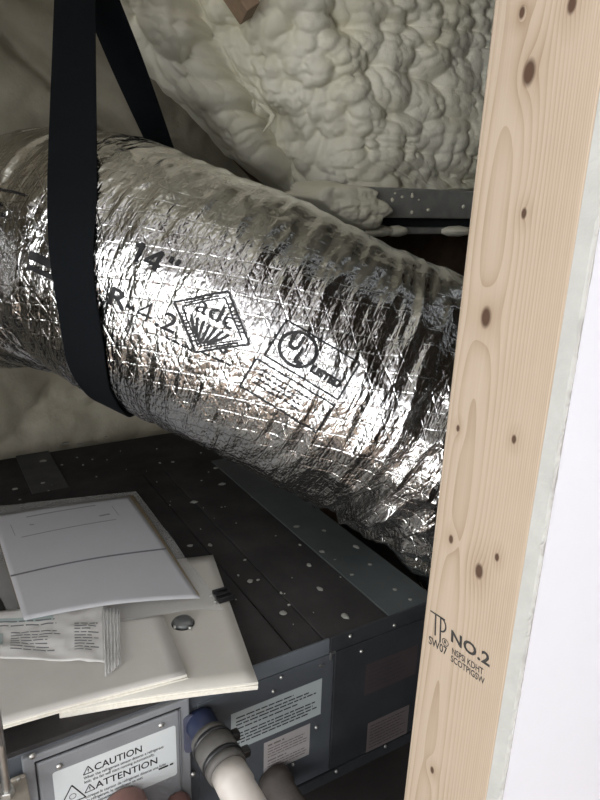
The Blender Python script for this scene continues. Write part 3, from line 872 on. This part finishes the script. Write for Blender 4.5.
# ------------------------------------------------------------------ strap loop round the duct
def strap():
    sf, tf = duct_anchor(75, 236)
    way = [duct_anchor(*q) for q in ((77, 168), (75, 200), (75, 236), (79, 290), (90, 345), (114, 403))]
    sf = way[0][0]; sm, tm = way[-1]
    sb, tb = duct_anchor(150, 126)
    A = lerp3(AXP, np.array(sf))
    T = atD(76, -62, 1.125 * S)
    def tangent(s_, sgn):
        A_, N_, B_ = lerp3(AXP, np.array(s_)), lerp3(NRM, np.array(s_)), lerp3(BIN, np.array(s_))
        n_, b_ = (T - A_).dot(N_), (T - A_).dot(B_)
        return math.atan2(b_, n_) + sgn * math.acos((R0 + 0.006) / math.hypot(n_, b_))
    tf = tangent(sf, 1); tb = tangent(sb, -1)
    root = empty('hanging_strap', tuple(A))
    tag(root, 'wide black webbing strap looped under the foil duct', 'strap')
    W = 0.0285; OFF = 0.004
    tb2 = tb + 2 * np.pi
    # loop on the duct: front -> underneath -> up the back to the top
    th = np.linspace(tf, tb2, 130)
    ctr = np.interp(th, [w_[1] for w_ in way] + [tb2], [w_[0] for w_ in way] + [sb])
    for _ in range(30): ctr[1:-1] = 0.25 * ctr[:-2] + 0.5 * ctr[1:-1] + 0.25 * ctr[2:]
    k = np.exp(-((th - tm) / 0.6) ** 2) * 0.0
    rs = np.array([radius(np.linspace(c - W, c + W, 5), np.full(5, t)).max() for c, t in zip(ctr, th)])
    for _ in range(12): rs[1:-1] = np.maximum(rs[1:-1] * 0.5 + 0.25 * (rs[:-2] + rs[2:]), 0)
    kk = sstep(0, 14, np.minimum(np.arange(len(rs)), len(rs) - 1 - np.arange(len(rs))).astype(float))
    rs = rs * kk + (R0 + 0.002) * (1 - kk)
    def edge(side, o):
        s_ = ctr + side * W * 0.92; r = rs + OFF + o
        return lerp3(AXP, s_) + r[:, None] * (np.cos(th)[:, None] * lerp3(NRM, s_) + np.sin(th)[:, None] * lerp3(BIN, s_))
    e0, e1 = edge(-1, 0), edge(1, 0)
    cf = (e0[0] + e1[0]) / 2; cb = (e0[-1] + e1[-1]) / 2
    wf, wb = (e1[0] - e0[0]) / 2, (e1[-1] - e0[-1]) / 2
    hzv = pdir(400, 400) - pdir(200, 400); hzv[2] = 0; hzv /= np.linalg.norm(hzv)
    wT = hzv * W
    def leg(c, w, n=24):
        t = np.linspace(0, 1, n)[:, None]
        cc = T + (c - T) * t; ww = wT + (w - wT) * sstep(0.3, 1.0, t)
        return cc - ww, cc + ww
    f0, f1 = leg(cf, wf); b0_, b1_ = leg(cb, wb)
    P0 = np.vstack([f0[:-1], e0, b0_[::-1][1:]]); P1 = np.vstack([f1[:-1], e1, b1_[::-1][1:]])
    tang = np.gradient((P0 + P1) / 2, axis=0)
    nr = np.cross(P1 - P0, tang); nr /= np.linalg.norm(nr, axis=1)[:, None]
    mid = len(f0) + 30
    ctr_ax = lerp3(AXP, ctr)[30]
    if nr[mid].dot((P0[mid] + P1[mid]) / 2 - ctr_ax) < 0: nr = -nr
    th_ = 0.0022
    V = np.stack([P0, P1, P1 + nr * th_, P0 + nr * th_], 1).reshape(-1, 3)
    n = len(P0); Fc = []
    for i in range(n - 1):
        for q in range(4):
            q2 = (q + 1) % 4; Fc.append((i * 4 + q, (i + 1) * 4 + q, (i + 1) * 4 + q2, i * 4 + q2))
    Fc += [(0, 1, 2, 3), ((n - 1) * 4 + 3, (n - 1) * 4 + 2, (n - 1) * 4 + 1, (n - 1) * 4)]
    obj_np('webbing', V, Fc, 'black_strap', root, False)
    box('anchor_plate', (T[0] - 0.032, T[1] - 0.006, T[2] - 0.012), (T[0] + 0.032, T[1] + 0.006, 2.56), 'zinc', root, 0.002)
strap()

# ================================================================== AIR HANDLER
ZT, ZB = 1.5 - 0.645 * S, 1.5 - 0.93 * S
YA, YB, YP = 0.70 * S, 1.435 * S, 1.44
XA, XB = -0.005, 0.597
unit = empty('air_handler', ((XA + XB) / 2, (YA + YB) / 2, ZB))
tag(unit, 'dark grey slim air handler cabinet lying under the foil duct', 'air handler')
box('cabinet_body', (XA, YA, ZB), (XB, YB, ZT - 0.004), 'unit_front', unit, 0.002)
# top panels, each its own sheet with a slight step
xs = [XA, atZ(265, 618, ZT)[0], atZ(322, 637, ZT)[0], atZ(385, 613, ZT)[0], XB]
x1, x2, x3 = xs[1:4]
box('top_panel', (XA, YA + 0.001, ZT - 0.006), (x1 - 0.0018, YB, ZT + 0.0012), 'unit_felt', unit, 0.001)
box('top_panel', (x1 + 0.0012, YA + 0.001, ZT - 0.006), (x2 - 0.0006, YB, ZT - 0.0015), 'unit_felt', unit, 0.001)
box('top_panel', (x2 + 0.0006, YA + 0.001, ZT - 0.006), (x3 - 0.0004, YB, ZT), 'unit_felt', unit, 0.001)
box('top_panel', (x3 + 0.0004, YA + 0.001, ZT - 0.006), (XB, YB, ZT + 0.0012), 'unit_strip', unit, 0.001)
# front top flange, paler along its left length
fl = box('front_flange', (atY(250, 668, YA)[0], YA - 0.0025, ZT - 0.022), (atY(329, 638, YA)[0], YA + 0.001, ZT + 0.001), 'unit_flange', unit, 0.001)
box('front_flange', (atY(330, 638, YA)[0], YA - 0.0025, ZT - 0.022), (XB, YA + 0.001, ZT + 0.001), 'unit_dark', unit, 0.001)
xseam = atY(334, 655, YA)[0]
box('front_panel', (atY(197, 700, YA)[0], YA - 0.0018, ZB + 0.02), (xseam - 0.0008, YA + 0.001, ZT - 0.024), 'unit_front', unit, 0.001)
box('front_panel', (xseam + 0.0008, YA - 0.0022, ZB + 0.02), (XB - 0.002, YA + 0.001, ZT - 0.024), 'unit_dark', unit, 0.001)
box('bottom_rail', (XA, YA - 0.004, ZB), (XB, YA + 0.002, ZB + 0.018), 'unit_dark', unit, 0.001)
# small bright L tab
p = atY(332, 655, YA - 0.004)
bm = bmesh.new(); bm_box(bm, (p[0] - 0.002, YA - 0.004, p[2] - 0.008), (p[0], YA - 0.0015, p[2] + 0.003)); bm_box(bm, (p[0], YA - 0.004, p[2] + 0.001), (p[0] + 0.006, YA - 0.0015, p[2] + 0.003))
obj_bm('edge_tab', bm, 'zinc', unit)
p = atY(322, 666, YA - 0.004); box('edge_tab', (p[0] - 0.003, YA - 0.004, p[2] - 0.0015), (p[0] + 0.003, YA - 0.0015, p[2] + 0.0015), 'zinc', unit)
# plenum behind
pl = empty('supply_plenum', (0.35, 1.36, ZB))
tag(pl, 'black insulated box behind the air handler against the foam', 'plenum')
box('plenum_body', (XA - 0.25, YB + 0.003, ZB - 0.085), (0.70, YP, ZT - 0.004), 'unit_felt', pl, 0.003)
box('lid_strip', (atZ(22, 470, ZT)[0], YB + 0.004, ZT - 0.0042), (atZ(60, 470, ZT)[0], YP, ZT - 0.001), 'lid_gray', pl, 0.001)
for sx_, nm in ((0.12, 'the caution label end of the cabinet'), (0.48, 'the cabinet end beside the pine stud')):
    sp = box('support_block', (sx_ - 0.02, YA + 0.18, AZ0), (sx_ + 0.02, YB - 0.02, ZB), 'rafter_wood')
    tag(sp, 'wooden support block under ' + nm, 'block')
# control box cover and its label
xc0, xc1 = atY(25, 790, YA)[0], atY(186, 760, YA)[0]
zc1 = ZT - 0.006
cb = box('control_cover', (xc0, YA - 0.006, ZB + 0.03), (xc1 + 0.004, YA + 0.001, zc1), 'unit_gray', unit, 0.0015)
gx0, gx1 = atY(38, 785, YA)[0], atY(178, 730, YA)[0]
gz1 = atY(40, 763, YA)[2]
box('access_door', (gx0, YA - 0.0082, ZB + 0.04), (gx1, YA - 0.005, gz1 + 0.008), 'unit_gray', unit, 0.003, 3)
# dark seam round the access door
bm = bmesh.new()
sm = 0.0016
bm_box(bm, (gx0 - sm, YA - 0.0066, ZB + 0.04), (gx0, YA - 0.0058, gz1 + 0.008)); bm_box(bm, (gx0 - sm, YA - 0.0066, gz1 + 0.008), (gx1 + sm, YA - 0.0058, gz1 + 0.008 + sm))
obj_bm('door_seam', bm, 'black_plastic', unit)
YL = YA - 0.0083
c0 = atY(52, 771, YL); c1 = atY(175.5, 727, YL); lw = c1[0] - c0[0]
lh = 0.072
def rounded_panel(name, x0, x1, z0, z1, y, t, r, mat, parent):
    pts = []
    for (cx, cz, a0) in ((x1 - r, z1 - r, 0), (x0 + r, z1 - r, 90), (x0 + r, z0 + r, 180), (x1 - r, z0 + r, 270)):
        for k in range(5):
            a = math.radians(a0 + 22.5 * k); pts.append((cx + r * math.cos(a), cz + r * math.sin(a)))
    n = len(pts)
    V = [(x, y - t, z) for x, z in pts] + [(x, y, z) for x, z in pts]
    Fc = [tuple(range(n)), tuple(range(2 * n - 1, n - 1, -1))] + [(i, i + n, (i + 1) % n + n, (i + 1) % n) for i in range(n)]
    return obj_np(name, V, Fc, mat, parent, False)
zl1 = (c0[2] + c1[2]) / 2
lab = rounded_panel('warning_label', c0[0], c1[0], zl1 - lh, zl1, YL + 0.0002, 0.0004, 0.003, 'label_silver', unit)
lab['label'] = 'silver caution label in two languages'
def tri_icon(s):
    a = [(0, 0), (s, 0), (s / 2, s * 0.87), (0, 0)]
    return merge2d([line2d(a, s * 0.10), line2d([(s / 2, s * 0.58), (s / 2, s * 0.30)], s * 0.10), line2d([(s / 2, s * 0.2), (s / 2, s * 0.12)], s * 0.10)])
u = lw / 0.122                                   # label units: 122 wide
items = []
items.append(xf2d(text2d('CAUTION', 0.0116 * u, 0.00012), 0.038 * u, -0.0165 * u, sx=0.92))
items.append(xf2d(tri_icon(0.0098 * u), 0.0275 * u, -0.0165 * u))
items.append(xf2d(text2d('When the refrigerant sensor detects a refrigerant', 0.0050 * u, 0.00003), 0.0275 * u, -0.0225 * u, sx=0.80))
items.append(xf2d(text2d('leak, the fan will start running automatically.', 0.0050 * u, 0.00003), 0.0275 * u, -0.0275 * u, sx=0.80))
items.append(xf2d(text2d('ATTENTION', 0.0116 * u, 0.00012), 0.038 * u, -0.0390 * u, sx=0.98))
items.append(xf2d(tri_icon(0.0098 * u), 0.0275 * u, -0.0390 * u))
items.append(xf2d(text2d('Lorsque le capteur de r\u00e9frig\u00e9rant d\u00e9tecte une fuite', 0.0050 * u, 0.00003), 0.0275 * u, -0.0460 * u, sx=0.80))
items.append(xf2d(text2d('de r\u00e9frig\u00e9rant, le ventilateur se met', 0.0050 * u, 0.00003), 0.0275 * u, -0.0510 * u, sx=0.80))
items.append(xf2d(text2d('automatiquement en marche.', 0.0050 * u, 0.00003), 0.0275 * u, -0.0560 * u, sx=0.80))
a = 0.024 * u
items.append(xf2d(merge2d([line2d([(0, 0), (a, 0), (a / 2, a * 0.87), (0, 0)], 0.0012 * u), line2d(circle2d((a / 2, a * 0.30), a * 0.13, 16), 0.0006 * u)]), 0.004 * u, -0.0440 * u))
items.append(xf2d(print_bars(0, 0, 0.016 * u, 1, 0.01, 0.0022 * u, 3, 0), 0.102 * u, -0.049 * u))
decal('label_print', merge2d(items), (c0[0], YL - 0.0002, zl1), (1, 0, 0), (0, 0, 1), 'ink_black', lab, 0.0003)
# the other labels, on the front panel
def flat_label(name, tl, tr, bl, mat, bars=None, ink='ink_faded', notch=False, lbl=None):
    y = YA - 0.0020
    A_, B_, C_ = atY(*tl, y), atY(*tr, y), atY(*bl, y)
    z1 = (A_[2] + B_[2]) / 2; x0, x1, z0 = A_[0], B_[0], C_[2]
    o = box(name, (x0, y - 0.0004, z0), (x1, y, z1), mat, unit)
    if lbl: o['label'] = lbl
    if bars:
        its = [print_bars(*b) for b in bars((x1 - x0), (z1 - z0))]
        decal('label_print', merge2d(its), (x0, y - 0.0004, z1), (1, 0, 0), (0, 0, 1), ink, o, 0.0002)
    return o
flat_label('specification_label', (231, 714), (322, 678.5), (236, 750), 'label_gray',
           lambda w, h: [(w * .05, -h * .17, w * .62, 1, .1, h * .034, 1, 0), (w * .05, -h * .27, w * .9, 2, h * .085, h * .034, 2, .12), (w * .05, -h * .46, w * .7, 1, .1, h * .034, 12, .1),
                         (w * .05, -h * .60, w * .9, 4, h * .085, h * .034, 3, .12)], 'ink_black', lbl='grey specification label with rows of print')
flat_label('notice_label', (264, 742), (310, 724.5), (263.5, 775), 'label_taupe',
           lambda w, h: [(w * .08, -h * .15, w * .35, 1, .1, h * .05, 4, 0), (w * .08, -h * .25, w * .85, 4, h * .085, h * .028, 5, .1), (w * .08, -h * .63, w * .4, 1, .1, h * .04, 6, 0), (w * .08, -h * .72, w * .85, 3, h * .085, h * .028, 7, .1)], 'label_brown')
flat_label('rating_label', (368, 722), (409, 706), (366, 752.5), 'label_brown',
           lambda w, h: [(w * .06, -h * .15, w * .88, 8, h * .105, h * .03, 14, .2)], 'label_dark')
flat_label('dark_label', (366, 664), (418, 645), (366, 695), 'label_dark',
           lambda w, h: [(w * .06, -h * .18, w * .85, 6, h * .13, h * .03, 15, .3)], 'unit_dark')
# screws
def screw(x, y, dy=0.0022, r=0.0036):
    p = atY(x, y, YA - dy)
    return lathe_along('screw', p, (0, -1, 0), [(0, r), (0.0008, r), (0.0018, r * 0.85), (0.0026, r * 0.5), (0.0029, r * 0.1)], 'zinc', unit, 12)
for (x, y, d_) in ((32, 756, .006), (59, 766, .0083), (161, 725, .0083), (193, 774, .006), (273, 691, .002), (316, 727, .002), (293, 764, .002), (336, 771, .004),
                 (361, 651, .0022), (350, 636, .0025), (394, 625, .0025), (385, 746, .003), (281, 677, .0025)):
    screw(x, y, d_, 0.0036 if d_ > 0.005 else 0.0026)
# drain stub with its blue flange
pd = atY(198, 718, YA)
dx, dz = pd[0], pd[2]
rounded_panel('drain_flange', dx - 0.021, dx + 0.014, dz - 0.036, dz + 0.016, YA - 0.0065, 0.003, 0.006, 'blue_flange', unit)
lathe_along('drain_stub', (dx, YA - 0.006, dz), (0, -1, 0), [(0, 0.0195), (0.004, 0.0185), (0.045, 0.0175)], 'blue_plastic', unit)

# drain connection: rubber sleeve with two clamps, pvc pipe
dr = empty('drain_hose', (dx, YA - 0.08, dz))
tag(dr, 'grey rubber drain sleeve with two black clamps on the blue stub', 'hose')
dirv = Vector((0.01, -1, -0.03))
y_s = YA - 0.034
lathe_along('rubber_sleeve', (dx, y_s, dz), dirv, [(0, 0.019), (0.001, 0.0225), (0.009, 0.0232), (0.010, 0.0205), (0.013, 0.0205), (0.014, 0.0235), (0.036, 0.0235), (0.037, 0.0208), (0.041, 0.0208), (0.042, 0.0232), (0.050, 0.0225), (0.051, 0.017)], 'rubber_gray', dr, 32)
for t in (0.0095, 0.0365):
    c = Vector((dx, y_s, dz)) + dirv.normalized() * t
    b = lathe_along('clamp_band', c, dirv, [(0, 0.0206), (0, 0.0243), (0.0048, 0.0243), (0.0048, 0.0206)], 'black_plastic', dr, 32, cap=False)
    box('clamp_screw', (c.x + 0.0205, c.y - 0.008, c.z - 0.002), (c.x + 0.0315, c.y + 0.002, c.z + 0.008), 'black_plastic', dr, 0.0015)
pp = Vector((dx, y_s, dz)) + dirv.normalized() * 0.0515
pv = lathe_along('drain_pipe', pp, dirv, [(0, 0.016), (0.0005, 0.0200), (0.022, 0.0205), (0.023, 0.0190), (0.20, 0.0190)], 'pvc_white', None, 32)
tag(pv, 'white plastic drain pipe leaving the grey rubber sleeve', 'pipe')
# brown sleeve beside it and two reddish pipe ends
p = atY(272, 768, YA)
t_ = lathe_along('pipe_sleeve', (p[0], YA - 0.004, p[2] - 0.012), (0.0, -1, -0.05), [(0, 0.019), (0.001, 0.0225), (0.018, 0.0225), (0.019, 0.0195), (0.15, 0.0195)], 'rubber_brown', None, 28)
tag(t_, 'brown rubber pipe sleeve beside the white drain pipe', 'pipe')
p = atY(120, 797, YA)
t_ = lathe_along('refrigerant_pipe', (p[0], YA - 0.009, p[2]), (0, -1, -0.06), [(0, 0.012), (0.001, 0.0235), (0.006, 0.0262), (0.05, 0.0262), (0.052, 0.022), (0.12, 0.022)], 'copper_cap', None, 28)
tag(t_, 'thick reddish brown pipe cap below the caution label', 'pipe')
p = atY(174, 796, YA)
t_ = lathe_along('refrigerant_pipe', (p[0], YA - 0.0065, p[2]), (0, -1, -0.06), [(0, 0.009), (0.001, 0.014), (0.005, 0.0158), (0.045, 0.0158), (0.047, 0.013), (0.12, 0.013)], 'copper_cap', None, 28)
tag(t_, 'thin reddish brown pipe end beside the white drain pipe', 'pipe')
# hanger bracket and threaded rod
br = empty('hanger_bracket', (0.02, YA - 0.01, ZT - 0.08))
tag(br, 'tan steel hanger bracket bolted to the air handler corner', 'bracket')
b0, b1 = atY(9, 773, YA), atY(25, 775, YA)
box('bracket_plate', (b0[0], YA - 0.011, ZB + 0.06), (b1[0], YA - 0.0065, b0[2]), 'bracket_steel', br, 0.002)
rx = atY(6, 785, YA - 0.028)
box('bracket_tab', (rx[0] - 0.016, YA - 0.045, atY(8, 797, YA - 0.028)[2] - 0.004), (b1[0], YA - 0.006, atY(8, 797, YA - 0.028)[2] - 0.001), 'bracket_steel', br, 0.001)
p = atY(18.5, 779, YA - 0.011); lathe_along('bolt', p, (0, -1, 0), [(0, 0.0022), (0.001, 0.0022), (0.0016, 0.001)], 'zinc', br, 10)
rod = empty('threaded_rod', (rx[0], YA - 0.028, rx[2] - 0.03))
tag(rod, 'zinc threaded rod holding the tan hanger bracket', 'rod')
zr0, zr1 = rx[2] - 0.05, 2.58
prof = []
tt = 0.0
while tt < 0.10: prof += [(tt, 0.0036), (tt + 0.0006, 0.0041)]; tt += 0.0012
prof.append((zr1 - zr0, 0.0040))
lathe_along('rod_shaft', (rx[0], YA - 0.028, zr0), (0, 0, 1), prof, 'zinc', rod, 14)
zn = atY(8, 794, YA - 0.028)[2]
for dzn in (0.0, -0.014):
    lathe_along('hex_nut', (rx[0], YA - 0.028, zn - 0.001 + dzn), (0, 0, 1), [(0, 0.0065), (0.0008, 0.0075), (0.006, 0.0075), (0.0068, 0.0065)], 'zinc', rod, 6, smooth=False)

# foam spatter on the cabinet top
def spatter():
    V = []; Fc = []
    R = random.Random(5)
    def blob(p, r, h):
        k = len(V); n = 9; ph = R.random() * 6; el = R.uniform(0.75, 1.3)
        jit = [R.uniform(0.8, 1.2) for _ in range(n)]
        for q, hh in ((1.0, 0.0), (0.85, 0.6), (0.5, 0.95), (0.03, 1.0)):
            for i in range(n):
                an = 2 * math.pi * i / n + ph
                V.append((p[0] + r * q * jit[i] * math.cos(an) * el, p[1] + r * q * jit[i] * math.sin(an) / el, p[2] + h * hh))
        for j in range(3):
            for i in range(n): Fc.append((k + j * n + i, k + j * n + (i + 1) % n, k + (j + 1) * n + (i + 1) % n, k + (j + 1) * n + i))
    known = [(194, 502, 4), (250, 581, 4), (345, 616, 5), (296, 527, 5), (324, 531, 4), (356, 547, 5), (322, 552, 4), (352, 575, 3.5), (309, 565, 3.5), (320, 589, 4), (283, 613, 4.5), (370, 565, 3),
             (222, 484, 4), (216, 468, 3), (43, 461, 3.5), (43, 483, 2), (62, 465, 1.5), (83, 465, 1.5), (160, 463, 2), (173, 462, 2), (190, 546, 4), (210, 545, 3), (245, 560, 2), (20, 500, 2.5),
             (15, 489, 3), (106, 437, 2), (66, 443, 4), (80, 444, 3), (281, 593, 2), (289, 605, 2), (236, 600, 1.5), (258, 580, 2), (395, 590, 3.5), (300, 545, 2), (335, 560, 2), (410, 600, 3)]
    for (x, y, r) in known:
        p = atZ(x, y, ZT + 0.0003); dist = np.linalg.norm(p - CAM)
        blob(p, r * 0.8 * dist / F, 0.0012 + 0.0004 * R.random())
    for _ in range(90):
        x, y = R.uniform(XA + .02, XB), R.uniform(YA + .02, YP - .05)
        blob((x, y, ZT - 0.0005), R.uniform(0.0006, 0.0022), 0.0016)
    o = obj_np('foam_spatter', V, Fc, 'foam_splat')
    tag(o, 'dried pale foam spatter on the black cabinet top', 'foam spatter', kind='stuff')
spatter()

# ================================================================== PAPERS ON THE CABINET
def sheet_from_px(name, quad, z, t, mat, parent=None, nu=24, nv=24, wav=None, smooth=True):
    """quad px: TL,TR,BR,BL on plane z; a real sheet of thickness t; wav(u,v)->dz"""
    C4 = [atZ(x, y, z) for x, y in quad]
    return sheet_world(name, C4, t, mat, parent, nu, nv, wav, smooth)
def sheet_world(name, C4, t, mat, parent=None, nu=24, nv=24, wav=None, smooth=True):
    u, v = np.meshgrid(np.linspace(0, 1, nu), np.linspace(0, 1, nv), indexing='ij')
    P = ((1 - u) * (1 - v))[..., None] * C4[0] + (u * (1 - v))[..., None] * C4[1] + (u * v)[..., None] * C4[2] + ((1 - u) * v)[..., None] * C4[3]
    if wav is not None: P[..., 2] += wav(u, v)
    top = P.reshape(-1, 3); bot = top - np.array([0, 0, t])
    f = grid_faces(nu, nv); n = nu * nv
    # orient top faces upward
    Fc = [tuple(q[::-1]) for q in f] + [tuple(q + n) for q in f]
    rim = [i * nv for i in range(nu)] + [(nu - 1) * nv + j for j in range(1, nv)] + [i * nv + nv - 1 for i in range(nu - 2, -1, -1)] + [j for j in range(nv - 2, 0, -1)]
    for a, b in zip(rim, rim[1:] + rim[:1]): Fc.append((a, b, b + n, a + n))
    o = obj_np(name, np.vstack([top, bot]), Fc, mat, parent, False)
    if smooth:
        for p in o.data.polygons: p.use_smooth = p.index < 2 * len(f)
    return o
def booklet(name, quad, z0, layers, t, mat, label, jitter=0.0025, wav=None):
    C4 = [atZ(x, y, z0) for x, y in quad]
    c = sum(C4) / 4
    root = empty(name, tuple(c)); tag(root, label, 'booklet')
    R = random.Random(name + label)
    for i in range(layers):
        zz = z0 + t * (i + 1)
        sh = np.array([R.uniform(-jitter, jitter), R.uniform(-jitter, jitter), 0])
        Q = [q + sh * (0 if i == layers - 1 else 1) for q in C4]
        Q = [np.array([q[0], q[1], zz]) for q in Q]
        last = i == layers - 1
        sheet_world('cover' if last else 'page_block', Q, t * 0.92, mat if last else 'paper_pages', root, 14, 14, wav)
    return root, C4
# cream booklet hanging over the front edge
bk1, _ = booklet('manual_booklet', [(60, 580), (213, 561), (258, 690), (60, 719)], ZT + 0.0006, 5, 0.0022, 'paper_cream', 'thick cream manual overhanging the front edge of the cabinet', 0.0020,
        lambda u, v: 0.003 * np.sin(u * 3.1) * v)
# pale booklet on top of it
zb2 = ZT + 0.0118
bk2, _ = booklet('manual_booklet', [(-40, 640), (163, 618), (187, 678), (-60, 748)], zb2 + 0.003, 3, 0.0022, 'paper_gray', 'pale grey manual lying on the thick cream manual', 0.0012,
        lambda u, v: 0.002 * np.sin(u * 4) * v)
# sleeve with a white sheet, lifted and curling
zs_ = ZT + 0.029
doc = empty('document_sleeve', tuple(atZ(100, 560, ZT)))
tag(doc, 'white printed sheet in a clear plastic sleeve on the manuals', 'document')
def curl(u, v): return 0.005 * np.sin(math.pi * np.clip(u, 0, 1)) * (0.4 + v) + 0.004 * np.sin(3.0 * v + 1.0) * u
Cq = [atZ(x, y, zs_) for x, y in [(-8, 516), (129, 498), (200, 596), (24, 620)]]
def curl0(u, v): return curl(u, v) - 0.0022
sheet_world('cardboard_backing', [q + np.array(d) for q, d in zip(Cq, [(0, 0, -0.0012), (0.010, 0.008, -0.0012), (0.004, 0.012, -0.0012), (0.0, 0.012, -0.0012)])], 0.0010, 'cardboard', doc, 24, 24, curl0)
sheet = sheet_world('printed_sheet', Cq, 0.0006, 'paper_white', doc, 30, 30, curl)
def on_sheet(u, v, off=0.0004):
    u, v = np.asarray(u, float), np.asarray(v, float)
    P = ((1 - u) * (1 - v))[..., None] * Cq[0] + (u * (1 - v))[..., None] * Cq[1] + (u * v)[..., None] * Cq[2] + ((1 - u) * v)[..., None] * Cq[3]
    P[..., 2] += curl(u, v) + off
    return P
def sheet_strip(name, a, b, w, mat):
    n = 24; t = np.linspace(0, 1, n)
    ua, va = a[0] + (b[0] - a[0]) * t, a[1] + (b[1] - a[1]) * t
    d = np.array([b[0] - a[0], b[1] - a[1]]); d /= np.linalg.norm(d); nn = np.array([-d[1], d[0]]) * w / 2
    V = np.vstack([on_sheet(ua - nn[0], va - nn[1]), on_sheet(ua + nn[0], va + nn[1])])
    Fc = [(i, i + 1, n + i + 1, n + i) for i in range(n - 1)]
    return obj_np(name, V, Fc, mat, sheet, True)
sheet_strip('fold_line', (0.0, 0.645), (1.0, 0.595), 0.014, 'ink_grey')
sheet_strip('print_line', (0.22, 0.085), (0.72, 0.065), 0.013, 'ink_pale')
sheet_strip('print_line', (0.14, 0.30), (0.80, 0.26), 0.009, 'ink_pale')
sheet_strip('print_line', (0.10, 0.14), (0.105, 0.27), 0.005, 'ink_pale')
sheet_strip('print_line', (0.83, 0.10), (0.835, 0.22), 0.005, 'ink_pale')
sheet_strip('print_line', (0.70, 0.20), (0.78, 0.19), 0.016, 'ink_pale')
sheet_strip('print_line', (0.22, 0.18), (0.25, 0.185), 0.014, 'ink_pale')
# clear sleeve film: wider than the sheet
Cs = [atZ(x, y, zs_ + 0.002) for x, y in [(-40, 508), (136, 490), (224, 600), (20, 634)]]
sheet_world('clear_sleeve', [q + np.array([0, 0, -0.006]) for q in Cs], 0.0003, 'clear_film', doc, 30, 30, lambda u, v: curl(u, v) + 0.003 * noise3(u * 6, v * 6, 0 * u, 4) - 0.004 * v)

# clear bag with a printed label and a crimped seal
bag = empty('plastic_bag', tuple(atZ(50, 640, zb2)))
tag(bag, 'clear plastic bag with a white printed label and crimped seal', 'bag')
zg = ZT + 0.0265
def crumple(u, v): return 0.0022 * noise3(u * 5, v * 5, 0 * u, 14) + 0.0010 * noise3(u * 14, v * 9, 0 * u, 15)
lab_q = [atZ(x, y, zg) for x, y in [(-12, 612), (104, 604), (106, 662), (-14, 657)]]
bl = sheet_world('bag_label', lab_q, 0.0004, 'paper_label', bag, 34, 22, crumple)
def on_quad(Q, u, v, f, off=0.0006):
    P = ((1 - u) * (1 - v))[..., None] * Q[0] + (u * (1 - v))[..., None] * Q[1] + (u * v)[..., None] * Q[2] + ((1 - u) * v)[..., None] * Q[3]
    P[..., 2] += f(u, v) + off; return P
def quad_print(name, vf, Q, f, mat, parent):
    v, fc = tri_refine(vf[0], vf[1], 0.06)
    return obj_np(name, on_quad(Q, v[:, 0], 1 - v[:, 1], f), fc, mat, parent, True)
quad_print('label_print', merge2d([print_bars(0.10, 0.72, 0.52, 2, 0.080, 0.022, 2, 0.1), print_bars(0.20, 0.50, 0.42, 7, 0.056, 0.016, 3, 0.3), print_bars(0.74, 0.62, 0.22, 10, 0.050, 0.016, 4, 0.4)]), lab_q, crumple, 'ink_grey', bl)
quad_print('label_print', (np.array([(0.02, 0.25), (0.135, 0.25), (0.135, 0.50), (0.02, 0.50)]), [(0, 1, 2, 3)]), lab_q, crumple, 'teal_print', bl)
quad_print('label_print', merge2d([(np.array([(0.03, 0.715), (0.56, 0.715), (0.56, 0.81), (0.03, 0.81)]), [(0, 1, 2, 3)])]), lab_q, lambda u, v: crumple(u, v) - 0.0003, 'teal_print', bl)
seal_q = [atZ(x, y, zg + 0.001) for x, y in [(103, 606), (120, 610), (121, 664), (105, 678)]]
def crimp(u, v): return 0.0012 * np.sin(u * 2 * math.pi * 5) + 0.001 * np.sin(v * 8)
sl_ = sheet_world('crimped_seal', seal_q, 0.0003, 'seal_film', bag, 60, 10, crimp)
# bottom hardware: round cap with two screws under the film, and a black clip
zk = ZT + 0.0125
kn = empty('round_cap', tuple(atZ(182, 622, zk)))
tag(kn, 'small grey round cap with two bright screws on the cream manual', 'cap')
pk = atZ(183, 624, zk)
lathe_along('cap_dome', (pk[0], pk[1], zk), (0, 0, 1), [(0, 0.0135), (0.0035, 0.0138), (0.006, 0.012), (0.008, 0.0075), (0.0085, 0.001)], 'knob_gray', kn, 24)
lathe_along('cap_ring', (pk[0], pk[1], zk - 0.0002), (0, 0, 1), [(0, 0.0135), (0, 0.0150), (0.0022, 0.0150), (0.0022, 0.0135)], 'black_plastic', kn, 24, cap=False)
for x, y in ((175, 628), (190, 629)):
    q = atZ(x, y, zk + 0.001); lathe_along('screw', (q[0], q[1], zk), (0, 0, 1), [(0, 0.0026), (0.004, 0.0026), (0.005, 0.0012)], 'zinc', kn, 10)
cl = empty('terminal_clip', tuple(atZ(218, 597, zk)))
tag(cl, 'small black plastic clip with two bright screws at the manual corner', 'clip')
pc = atZ(222, 597, zk + 0.001)
for k in range(3):
    q = pc + np.array([0.0, -0.0100 * (k - 1), 0])
    o = box('clip_body', (q[0] - 0.010, q[1] - 0.0026, zk), (q[0] + 0.012, q[1] + 0.0026, zk + 0.008), 'black_plastic', cl, 0.001)
    o.rotation_euler = (0, 0, 0)
bridge = box('clip_bridge', (pc[0] - 0.010, pc[1] - 0.012, zk), (pc[0] - 0.004, pc[1] + 0.012, zk + 0.006), 'black_plastic', cl, 0.001)
for k in (-1, 1):
    lathe_along('screw', (pc[0] - 0.0135, pc[1] + 0.008 * k, zk), (0, 0, 1), [(0, 0.0026), (0.004, 0.0026), (0.005, 0.0014)], 'zinc', cl, 10)
